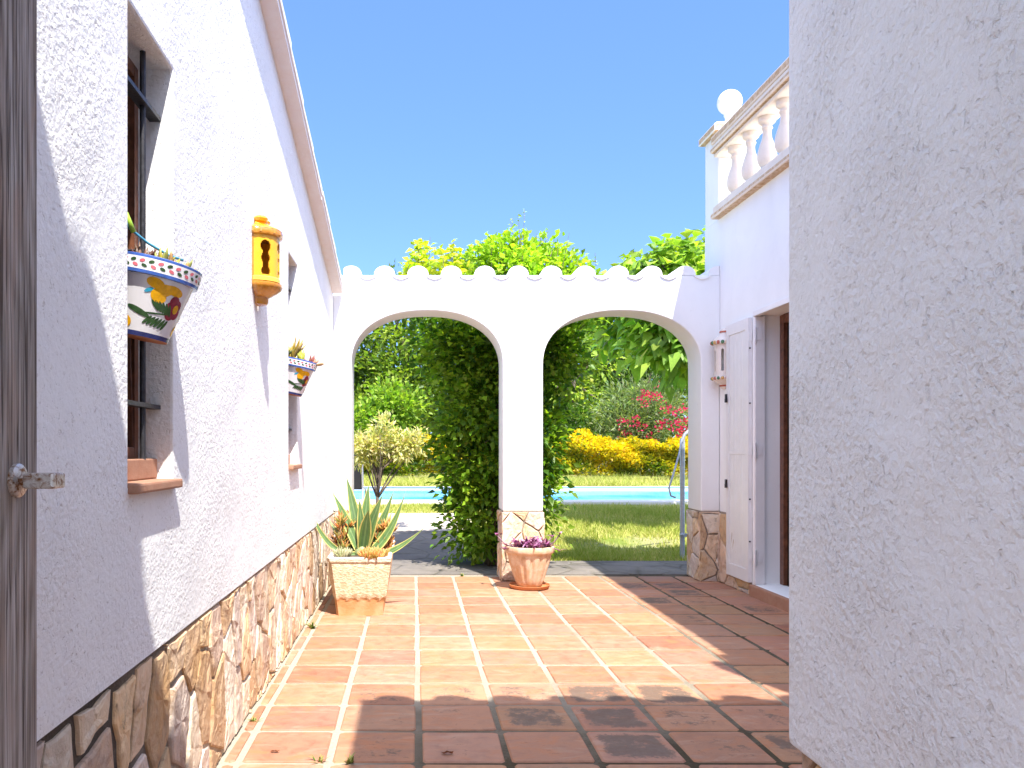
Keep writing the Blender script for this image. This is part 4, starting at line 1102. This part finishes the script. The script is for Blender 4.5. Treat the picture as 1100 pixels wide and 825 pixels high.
# ------------------------------------------------------------------ fluted pot with purple plant
px, py = .945, 6.78
pot = thing('flower_pot', (px, py, 0), 'round fluted terracotta pot on a saucer in front of the middle pillar', 'flower pot')
def flute(a, z):
    t = min(max((z - .05) / .22, 0), 1)
    if z > .285 or z < .035: return 1
    s = math.cos(a * 14)
    return 1 - .045 * max(0, -s + .35) * min(1, (.285 - z) / .02) * min(1, (z - .03) / .05)
b = MB()
prof = [(0, .028), (.098, .028), (.104, .034), (.118, .07), (.136, .12), (.152, .17), (.165, .21), (.175, .25), (.181, .28), (.184, .290), (.196, .295), (.203, .305), (.204, .335), (.200, .348), (.188, .350), (.180, .343), (.176, .31)]
b.lathe(prof, px, py, 168, 0, rad=flute); b.build('pot', M['terra_pale'], pot, smooth=True)
b = MB(); b.lathe([(0, .004), (.148, .004), (.160, .012), (.168, .034), (.164, .036), (.154, .018), (.0, .016)], px, py, 48); b.build('saucer', M['saucer'], pot, smooth=True)
b = MB(); b.lathe([(0, .318), (.178, .314)], px, py, 24); b.build('soil', M['soil'], pot)
R = random.Random(12); b = MB()
def strap(b, p, d, L_, w, col, droop=.5, n=5):
    p = Vector(p); d = Vector(d).normalized(); side = d.cross(Vector((0, 0, 1))); side = side.normalized() if side.length > .01 else Vector((1, 0, 0))
    vs = []; fs = []
    for i in range(n + 1):
        t = i / n; q = p + d * L_ * t + Vector((0, 0, -1)) * L_ * droop * t * t
        ww = w * (1 - t ** 2) * (.55 + 1.2 * t * (1 - t)); up = Vector((0, 0, 1)) * ww * .5
        vs += [q - side * ww + up, q, q + side * ww + up]
    for i in range(n):
        fs += [(i * 3, i * 3 + 1, i * 3 + 4, i * 3 + 3), (i * 3 + 1, i * 3 + 2, i * 3 + 5, i * 3 + 4)]
    b.add(vs, fs, 0, col)
pc = [(.22, .05, .16), (.30, .08, .22), (.40, .16, .32), (.16, .04, .12), (.48, .28, .42)]
for i in range(46):
    a = R.uniform(0, 2 * PI); r = .15 * math.sqrt(R.random()); x, y = px + r * math.cos(a) + .015, py + r * math.sin(a)
    for k in range(R.randint(4, 6)):
        aa = R.uniform(0, 2 * PI); el = R.uniform(.5, 1.2)
        strap(b, (x, y, .32 + R.uniform(0, .03)), (math.cos(aa) * math.cos(el), math.sin(aa) * math.cos(el), math.sin(el)), R.uniform(.08, .15), .013, R.choice(pc) + (1,), .35)
for (dx, dy, dz) in ((.25, -.02, .10), (.19, .03, .07), (-.20, -.03, .01), (-.27, -.03, .09), (.23, -.1, -.03), (-.21, -.08, -.02), (.05, .1, .05)):
    b.tube([(px + dx * .5, py + dy * .5, .33), (px + dx * .8, py + dy * .8, .34 + max(dz * .4, 0)), (px + dx, py + dy, .35 + dz)], .0045, 5, 0, (.26, .12, .2, 1))
    for k in range(5):
        aa = R.uniform(0, 2 * PI); strap(b, (px + dx, py + dy, .345 + dz), (math.cos(aa), math.sin(aa), .8), .07, .010, R.choice(pc) + (1,), .4)
tag(b.build('purple_plant', M['succ'], smooth='all'), 'purple leaved trailing plant growing in the fluted terracotta pot', 'plant')

# ------------------------------------------------------------------ foliage
def leaves(name, P, D, Ln, Wd, col, mat, parent=None, fold=.18, droop=.0, cvar=.18, wide=.42):
    n = len(P); D = nrm(D); up = nrm(rng.normal(0, 1, (n, 3)) * .55 + np.array([0, 0, 1.0]))
    S = nrm(np.cross(D, up)); N = np.cross(S, D)
    Ln = np.broadcast_to(Ln, n)[:, None]; Wd = np.broadcast_to(Wd, n)[:, None]
    dz = np.array([0, 0, -1.0])
    V = np.zeros((n, 6, 3))
    V[:, 0] = P
    V[:, 1] = P + D * Ln * wide + S * Wd * .5 + N * Wd * fold
    V[:, 2] = P + D * Ln + dz * Ln * droop
    V[:, 3] = P + D * Ln * wide - S * Wd * .5 + N * Wd * fold
    V[:, 4] = P + D * Ln * wide * .98 + dz * Ln * droop * .15
    V[:, 5] = P + D * Ln * .78 + dz * Ln * droop * .5
    b0 = np.arange(n)[:, None] * 6
    F = np.concatenate([b0 + np.array([[0, 1, 4, 4]]), b0 + np.array([[0, 4, 3, 3]])], 0)
    T = np.concatenate([b0 + [0, 1, 4], b0 + [0, 4, 3], b0 + [1, 2, 5], b0 + [1, 5, 4], b0 + [4, 5, 3], b0 + [5, 2, 3]], 0)
    c = np.asarray(col); c = np.broadcast_to(c, (n, 3)) * (1 + rng.normal(0, cvar, (n, 1))) * (1 + rng.normal(0, cvar * .35, (n, 3)))
    cols = np.ones((n, 6, 4)); cols[:, :, :3] = np.clip(c, .004, .9)[:, None, :]
    return raw_mesh(name, V.reshape(-1, 3), T, cols.reshape(-1, 4), mat, parent)
def blob_leaves(blobs, n, nclump, sigma, shell=.65):
    """leaf bases clustered in clumps spread through ellipsoids; returns P, D(outwards)"""
    vol = np.array([r[0] * r[1] * r[2] for _, r in blobs]) ** .75; vol /= vol.sum()
    which = rng.choice(len(blobs), nclump, p=vol)
    c = np.array([b_[0] for b_ in blobs])[which]; r = np.array([b_[1] for b_ in blobs])[which]
    u = nrm(rng.normal(0, 1, (nclump, 3))); rad = (shell + (1 - shell) * rng.uniform(0, 1, (nclump, 1))) * rng.uniform(.75, 1.08, (nclump, 1))
    cl = c + u * r * rad
    k = rng.integers(0, nclump, n); size = sigma * rng.uniform(.6, 1.4, nclump)[k][:, None]
    off = rng.normal(0, 1, (n, 3)) * size
    P = cl[k] + off
    D = nrm(u[k] * .8 + nrm(off) * .9 + rng.normal(0, .45, (n, 3)) + np.array([0, 0, .25]))
    return P, D, k
def limbs(b, base, top, r0, targets, R, n=6):
    base, top = Vector(base), Vector(top)
    mid = base.lerp(top, .5) + Vector((R.uniform(-.1, .1), R.uniform(-.1, .1), 0)) * (top - base).length * .3
    pts = [base * (1 - t) ** 2 + mid * 2 * t * (1 - t) + top * t * t for t in [i / 6 for i in range(7)]]
    b.tube(pts, [r0 * (1.25 if i == 0 else 1 - .08 * i) for i in range(7)], 10)
    for tg in targets:
        s = pts[R.choice([3, 4, 5, 6])]; tg = Vector(tg); m_ = s.lerp(tg, .5) + Vector((R.uniform(-.12, .12), R.uniform(-.12, .12), .1)) * (tg - s).length * .5
        q = [s * (1 - t) ** 2 + m_ * 2 * t * (1 - t) + tg * t * t for t in [i / 5 for i in range(6)]]
        b.tube(q, [r0 * .5 * (1 - .16 * i) for i in range(6)], 6)
def plant(name, label, cat, loc, blobs, n, nclump, sigma, Ln, Wd, colA, colB, trunk=None, group=None, shell=.65, droop=.1, fold=.18, nt=10, mat='leaf', wide=.42, cut=None, young=None):
    t = thing(name, loc, label, cat, group)
    P, D, k = blob_leaves(blobs, n, nclump, sigma, shell)
    keep = P[:, 2] > gz(loc[1]) + .03
    if cut is not None: keep &= cut(P)
    P, D, k = P[keep], D[keep], k[keep]
    mixv = np.clip(rng.normal(.5, .28, nclump)[k] + rng.normal(0, .18, len(P)), 0, 1)[:, None]
    if young: mixv = np.clip(mixv + np.clip((P[:, 2:3] - young) / .5, 0, 1) * .7, 0, 1.35)
    col = np.array(colA) * (1 - mixv) + np.array(colB) * mixv
    s = rng.uniform(.7, 1.25, len(P))
    leaves('crown', P, D, Ln * s, Wd * s, col, M[mat], t, fold, droop, wide=wide)
    if trunk:
        b = MB(); R = random.Random(int(loc[0] * 100) + 5)
        tg = [tuple(np.array(c) + np.array(r) * np.array([R.uniform(-.7, .7), R.uniform(-.7, .7), R.uniform(-.3, .7)])) for c, r in R.choices(blobs, k=nt)]
        limbs(b, trunk[0], trunk[1], trunk[2], tg, R); b.build('trunk', M['bark'], t, smooth='all')
    return t

# climbing jasmine on the back of the middle pillar: a vase-shaped mass up to the wall top
behind = lambda P: (P[:, 1] > YB + .05) & ((P[:, 2] < 2.62) | (((P[:, 0] - 1.05) / .82) ** 2 + ((P[:, 2] - 2.6) / .62) ** 2 < 1))
jb = [((.72, 8.20, .50), (.42, .50, .50)), ((.72, 8.15, 1.05), (.52, .55, .6)), ((.72, 8.15, 1.6), (.60, .58, .6)), ((.70, 8.15, 2.15), (.74, .6, .55)),
      ((.95, 8.15, 2.55), (.86, .6, .4)), ((1.00, 8.1, 2.9), (.66, .5, .42)), ((1.15, 7.95, 1.3), (.30, .40, .75)), ((1.28, 8.0, 2.15), (.40, .45, .55)), ((1.15, 8.0, .7), (.2, .35, .5)), ((1.45, 8.1, 2.7), (.42, .45, .3))]

iv = plant('climbing_shrub', 'tall dense green climber standing behind the middle pillar and rising over the wall', 'shrub', (.8, 8.2, 0), jb, 30000, 900, .085, .075, .05, (.045, .13, .010), (.32, .48, .04), ((.75, 8.2, 0), (.85, 8.2, 1.9), .05), cut=behind, shell=.55, droop=.15, young=2.3)
def sprigs(name, par, bases, hts, nl, Ln, Wd, colA, colB, lean=.15, stem=.004):
    Ps = []; Ds = []; Cs = []; Ls = []
    for (p, h) in zip(bases, hts):
        p = np.array(p); tip = p + np.array([rng.normal(0, lean) * h, rng.normal(0, lean) * h, h])
        b = MB(); b.tube([tuple(p), tuple((p + tip) / 2 + rng.normal(0, .012, 3)), tuple(tip)], [stem, stem * .8, stem * .4], 5); b.build('stem', M['bark'], par)
        n = max(4, int(nl * h))
        t = rng.uniform(.1, 1, n)[:, None]; a = rng.uniform(0, 2 * PI, n)
        Ps.append(p + (tip - p) * t); Ds.append(np.stack([np.cos(a) * .8, np.sin(a) * .8, .45 + rng.normal(0, .3, n)], 1))
        mm = np.clip(rng.normal(.5, .3, (n, 1)), 0, 1); Cs.append(np.array(colA) * (1 - mm) + np.array(colB) * mm); Ls.append(rng.uniform(.6, 1.2, n) * (1.15 - .5 * t[:, 0]))
    P = np.concatenate(Ps); s = np.concatenate(Ls)
    leaves('foliage', P, np.concatenate(Ds), Ln * s, Wd * s, np.concatenate(Cs), M['leaf'], par, droop=.25)
bs = [(rng.uniform(.55, 1.75), rng.uniform(7.75, 8.5), rng.uniform(2.6, 2.9)) for _ in range(90)]
hs = [max(.12, (.78 - 1.0 * abs(b_[0] - 1.08)) * rng.uniform(.65, 1.1) + 2.7 - b_[2]) for b_ in bs]
sprigs('shoots', iv, bs, hs, 46, .06, .036, (.26, .42, .03), (.50, .60, .06))
# loose light creeper sprays left of it
cr = thing('creeper', (.1, 7.9, 0), 'light yellow green creeper shoots poking above the wall left of the climber', 'creeper')
bs = []; hs = []
for (cx, ht) in ((.05, .42), (.02, .28), (.12, .42), (-.05, .22), (.33, .40), (.40, .36), (.28, .28), (.44, .22)):
    for _ in range(6): bs.append((cx + rng.normal(0, .045), 7.86 + rng.normal(0, .08), 2.5)); hs.append(ht * rng.uniform(.85, 1.1) + .20)
sprigs('shoots', cr, bs, hs, 44, .115, .07, (.40, .52, .04), (.70, .72, .08), lean=.06)
for x in (.02, .18, .36):
    b = MB(); b.tube([(.72 + x * .2, 8.05, .0), (.80 + x * .2, 8.0, 1.2), (.80 + x * .2, 7.95, 2.42), (.5 + x * .4, 7.75, 2.56), (x, 7.84, 2.58)], [.014, .012, .009, .007, .005], 6); b.build('vine', M['bark'], cr, smooth='all')
sm = thing('creeper', (-.32, 7.8, 0), 'tiny dark green sprig showing in a hollow of the wall top near the left house', 'creeper')
sprigs('shoots', sm, [(-.33 + .03 * i, 7.75, 2.55) for i in range(4)], [.09, .12, .13, .08], 120, .045, .03, (.04, .11, .03), (.07, .15, .04))
b = MB(); b.tube([(-.64, 7.7, 0), (-.64, 7.7, 2.4), (-.60, 7.7, 2.54), (-.32, 7.75, 2.57)], [.01, .009, .006, .004], 6); b.build('vine', M['bark'], sm)
# trailing shoots of the climber low over the lawn
tr_ = []
# big leaved mulberry behind the right house corner
mb = [((3.60, 10.2, 3.10), (1.05, .8, .80)), ((3.30, 10.0, 2.50), (.66, .6, .45)), ((4.0, 10.5, 2.8), (.8, .9, .8)), ((3.5, 11.0, 3.0), (1.2, .8, .6)), ((3.02, 9.9, 3.25), (.38, .4, .35))]
plant('mulberry_tree', 'broad leaved tree with drooping leaves beside the right house corner', 'tree', (4.1, 10.5, gz(10.5)), mb, 7000, 460, .13, .165, .15, (.16, .30, .035), (.38, .52, .08), ((4.1, 10.5, gz(10.5) - .05), (3.9, 10.4, 2.2), .09), droop=.55, fold=.08, wide=.40, cut=lambda P: P[:, 2] < 3.95 - .35 * np.abs(P[:, 0] - 3.9), shell=.5, nt=14)

# beyond the pool
def yellow_hedge():
    t = thing('hedge', (2.5, 20.2, .45), 'clipped low hedge with golden yellow leaves beyond the pool', 'hedge')
    n = 36000; x = rng.uniform(-7, 11, n); nb = rng.uniform(0, 1, n)
    ck = np.floor(x * 2.2 + np.sin(nb * 40)).astype(int)
    top = 1.42 + .10 * np.sin(x * 1.9) + .08 * np.sin(x * 4.7 + 1) + .05 * np.sin(x * 11); z = .50 + (top - .50) * rng.uniform(0, 1, n) ** .75
    y = 19.75 + .06 * np.sin(x * 6) + .10 * np.sin(z * 9 + x * 3) + np.abs(rng.normal(0, .16, n)) + np.where(z > 1.25, rng.uniform(0, .9, n), 0)
    P = np.stack([x, y, z], 1); D = nrm(np.stack([rng.normal(0, .6, n), -.7 + rng.normal(0, .5, n), .5 + rng.normal(0, .5, n)], 1))
    f = np.sin(x * 3.1 + np.sin(z * 5) * 1.2) * .5 + np.sin(x * 7.7 + z * 6) * .35 + rng.normal(0, .35, n)
    g = np.clip(.55 + f * .5 + (z - .9) * .9 + np.where(x < 1, -.15, 0.05), 0, 1)[:, None]
    col = np.array([.09, .16, .015]) * (1 - g) + np.array([.72, .52, .02]) * g
    leaves('foliage', P, D, .105, .062, col, M['leaf'], t, cvar=.2)
    b = MB()
    for i in range(40):
        b = MB(); xx = -6.8 + i * .45; b.tube([(xx, 20.2, .42), (xx + .05, 20.15, 1.15)], [.03, .012], 5); b.build('stem', M['bark'], t)
yellow_hedge()
BG = 'trees and bushes beyond the pool'
def bgtree(label, x, y, base, top, rx, n, nc, colA, colB, seed, Ln=.17, Wd=.09, sig=.2, tr=.12, low=.25, name='tree', cat='tree'):
    z0 = gz(y); hgt = top - base
    R = random.Random(seed); bl = []
    for i in range(7):
        f = (i + .5) / 7; rr = rx * (.55 + .6 * math.sin(PI * min(1, f * .9 + .12))) * .75
        bl.append(((x + R.uniform(-.45, .45) * rx, y + R.uniform(-.3, .5) * rx, base + hgt * f), (rr, rr * .9, hgt * .19)))
    plant(name, label, cat, (x, y, z0), bl, n, nc, sig, Ln, Wd, colA, colB, ((x, y, z0 - .1), (x, y, base + hgt * .6), tr), BG, shell=.6)
DG, MG, LG = (.06, .115, .015), (.22, .32, .045), (.16, .27, .04)
bgtree('glossy deep green laurel tree seen at the upper left of the left arch', -2.4, 25, 1.0, 5.1, 2.2, 12000, 420, DG, MG, 1)
bgtree('bright green leafy tree behind the straw coloured shrub in the left arch', -.2, 24, .9, 5.7, 1.9, 11000, 380, (.08, .15, .02), (.34, .44, .06), 2)
bgtree('round green bush behind yellow hedge at the left arch', -1.0, 22.2, .5, 2.7, 1.35, 9000, 260, (.10, .20, .025), (.36, .50, .06), 3, .15, .09, .16, .06, name='bush', cat='bush')
bgtree('tree behind the climber between the two arches', 2.3, 25, 1, 5.8, 1.9, 9000, 320, DG, MG, 4)
bgtree('light loose tree with pale gaps at the middle of the right arch', 4.5, 23.5, .9, 5.4, 1.25, 5200, 170, (.22, .33, .04), (.44, .54, .09), 5, .16, .10, .16)
bgtree('dark evergreen tree behind the flowering oleander', 7.0, 26, .8, 5.6, 2.1, 11000, 360, DG, (.08, .16, .03), 6)
bgtree('green tree farthest right behind the right pier', 10.5, 25.5, .8, 5.8, 2.3, 9000, 300, DG, MG, 7)
bgtree('green tree farthest left behind the left pier', -6.2, 25, .8, 5.0, 2.4, 9000, 300, DG, MG, 8)
bgtree('dark bush under the light loose tree', 4.2, 22.6, .5, 2.2, 1.3, 6500, 220, DG, (.10, .19, .03), 9, .14, .07, .15, .06, name='bush', cat='bush')
# distant tree belt keeps the horizon green
tb = thing('tree_belt', (2, 34, .5), 'unbroken far belt of dark trees behind the garden', 'trees'); tb['kind'] = 'stuff'
bl = []; R = random.Random(77)
for i in range(26): bl.append(((-24 + i * 2.1, 34 + R.uniform(-1.5, 1.5), R.uniform(1.6, 3.4)), (1.9, 1.4, R.uniform(1.6, 2.3))))
P, D, k = blob_leaves(bl, 30000, 1100, .35, .6); leaves('foliage', P, D, .34, .2, np.array(MG) * .8, M['leaf'], tb)
# oleander with red flowers
ob = [((5.65, 21.6, 1.7), (1.0, .8, 1.0)), ((6.5, 21.6, 1.75), (.9, .8, 1.0)), ((6.0, 21.7, 2.4), (.9, .7, .55)), ((5.2, 21.6, 1.2), (.6, .6, .6))]
ol = plant('oleander', 'grey green oleander bush with clusters of crimson flowers in the right arch', 'bush', (6.0, 21.7, .5), ob, 11000, 330, .16, .17, .035, (.12, .18, .06), (.34, .40, .20), ((6.0, 21.7, .4), (6.0, 21.7, 1.5), .05), shell=.6)
fc = [(670, 467), (688, 458), (693, 425), (690, 432), (705, 427), (701, 424), (716, 440), (713, 455), (709, 460), (735, 453), (729, 463), (724, 456), (722, 445), (737, 440), (672, 455), (683, 452), (700, 470), (730, 470), (740, 462), (715, 412)]
Ps = []; Ds = []
for (fx, fy) in fc:
    yy_ = 20.75; c = np.array([(fx - 445) * yy_ / 887, yy_ + rng.uniform(-.1, .1), H + (484 - fy) * yy_ / 887])
    n = 26; o_ = rng.normal(0, 1, (n, 3)) * np.array([.085, .06, .055]); Ps.append(c + o_); Ds.append(nrm(o_ + np.array([0, -.08, .05])))
leaves('blossom', np.concatenate(Ps), np.concatenate(Ds), .07, .065, (.66, .04, .13), M['petal'], ol, fold=.1, cvar=.25)
# straw-coloured potted shrub and lounger on the path
sb = [((-.42, 10.0, 1.20), (.40, .36, .22)), ((-.66, 10.0, 1.14), (.26, .25, .20)), ((-.14, 10.0, 1.18), (.34, .25, .20)), ((-.34, 10.0, 1.42), (.20, .22, .14)), ((.02, 10.0, 1.26), (.16, .18, .14))]
plant('shrub', 'straw coloured shrub with a bare forked trunk on the path behind the agave', 'shrub', (-.45, 10.0, gz(10)), sb, 2300, 190, .035, .075, .028, (.42, .42, .14), (.74, .64, .40), ((-.46, 10.0, gz(10) - .03), (-.44, 10.0, 1.0), .026), shell=.35, nt=26)
lg = thing('lounge_chair', (-1.0, 11.6, gz(11.6)), 'dark sling garden lounger with steel frame behind the left pier', 'chair')
b = MB(); z0 = gz(11.6)
def slab(b, p, q, x0, x1, t):
    (ya, za), (yb_, zb_) = p, q
    b.add([(x0, ya, za), (x1, ya, za), (x1, yb_, zb_), (x0, yb_, zb_), (x0, ya, za - t), (x1, ya, za - t), (x1, yb_, zb_ - t), (x0, yb_, zb_ - t)], [(0, 1, 2, 3), (4, 7, 6, 5), (0, 4, 5, 1), (1, 5, 6, 2), (2, 6, 7, 3), (3, 7, 4, 0)])
slab(b, (11.35, z0 + .36), (12.0, z0 + .33), -1.25, -.72, .012); b.build('seat', M['sling'], lg)
b = MB(); slab(b, (11.33, z0 + .37), (11.1, z0 + .86), -1.25, -.72, .012); b.build('backrest', M['sling'], lg)
for x in (-1.265, -.705):
    b = MB(); b.tube([(x, 11.08, z0 + .88), (x, 11.33, z0 + .36), (x, 12.05, z0 + .33)], .013, 8)
    b.tube([(x, 11.3, z0 + .36), (x, 11.15, z0 - .02)], .012, 8); b.tube([(x, 11.95, z0 + .33), (x, 12.1, z0 - .0)], .012, 8)
    b.build('side_frame', M['steel'], lg, smooth=True)
# steel pole with bent rail beside the right pier
pl = thing('outdoor_shower', (2.82, 8.66, 0), 'pale steel pole with a bent rail and hanging hose beside the right arch pier', 'shower')
sx_ = 288 / 887 * 8.66
b = MB(); b.tube([(sx_, 8.66, 0), (sx_, 8.66, 1.26)], .026, 12); b.build('pole', M['steel'], pl, smooth=True)
b = MB(); b.tube([(sx_ - .015, 8.64, 1.22), (sx_ + .02, 8.64, 1.30), (sx_ + .10, 8.66, 1.37), (sx_ + .30, 8.70, 1.50), (sx_ + .5, 8.7, 1.62)], .017, 10); b.build('rail', M['steel'], pl, smooth=True)
b = MB(); b.tube([(sx_ - .02, 8.62, 1.25), (sx_ - .05, 8.60, 1.1), (sx_ - .12, 8.60, .86), (sx_ - .16, 8.60, .74), (sx_ - .14, 8.60, .66), (sx_ - .09, 8.60, .64)], .010, 8); b.build('hose', M['steel'], pl, smooth=True)
b = MB(); b.tube([(sx_, 8.60, .25), (sx_ + .0, 8.56, .25)], .018, 8); b.tube([(sx_ - .04, 8.62, .25), (sx_ + .06, 8.62, .25)], .016, 8); b.tube([(sx_ + .06, 8.62, .25), (sx_ + .08, 8.62, .36)], .009, 6); b.build('tap', M['steel'], pl, smooth=True)

# ------------------------------------------------------------------ small things on the floor
def weed(x, y, n, h, label, seed):
    R = random.Random(seed); b = MB()
    for i in range(n):
        a = R.uniform(0, 2 * PI); el = R.uniform(.5, 1.3)
        strap(b, (x + R.uniform(-.012, .012), y + R.uniform(-.01, .01), -.004), (math.cos(a) * math.cos(el), math.sin(a) * math.cos(el), math.sin(el)), h * R.uniform(.6, 1.1), h * .09, R.choice([(.10, .19, .03, 1), (.20, .26, .05, 1), (.30, .28, .08, 1)]), .3, 4)
    tag(b.build('weed', M['succ']), label, 'weed', 'weeds in the joints')
weed(-.345, 3.0, 12, .05, 'small weed in the tile joint near the bottom edge, left one of the pair', 1)
weed(-.235, 2.99, 14, .06, 'small weed in the tile joint near the bottom edge, right one of the pair', 2)
weed(-.65, 5.25, 26, .08, 'dry weeds at the foot of the stone plinth in front of the trough', 3)
weed(-.665, 3.45, 16, .05, 'weed tuft at the foot of the stone plinth near the camera', 4)
weed(.43, 7.42, 16, .06, 'weed at the edge of the paving under the left arch', 5)
def dead_leaf(x, y, s, label, seed):
    R = random.Random(seed); b = MB(); vs = [(x, y, .008)]; n = 10
    for i in range(n):
        a = 2 * PI * i / n; r = s * (.75 + .35 * math.cos(2 * a)) * R.uniform(.85, 1.1); vs.append((x + r * math.cos(a), y + r * .8 * math.sin(a), .006 + R.uniform(0, .008)))
    b.add(vs, [(0, i + 1, (i + 1) % n + 1) for i in range(n)], 0, (.16, .05, .015, 1))
    tag(b.build('fallen_leaf', M['petal']), label, 'leaf')
dead_leaf(.125, 3.07, .022, 'curled brown leaf lying on a tile at the bottom centre', 1)
dead_leaf(-.52, 3.08, .016, 'small orange brown leaf on the sunny tile by the left plinth', 2)
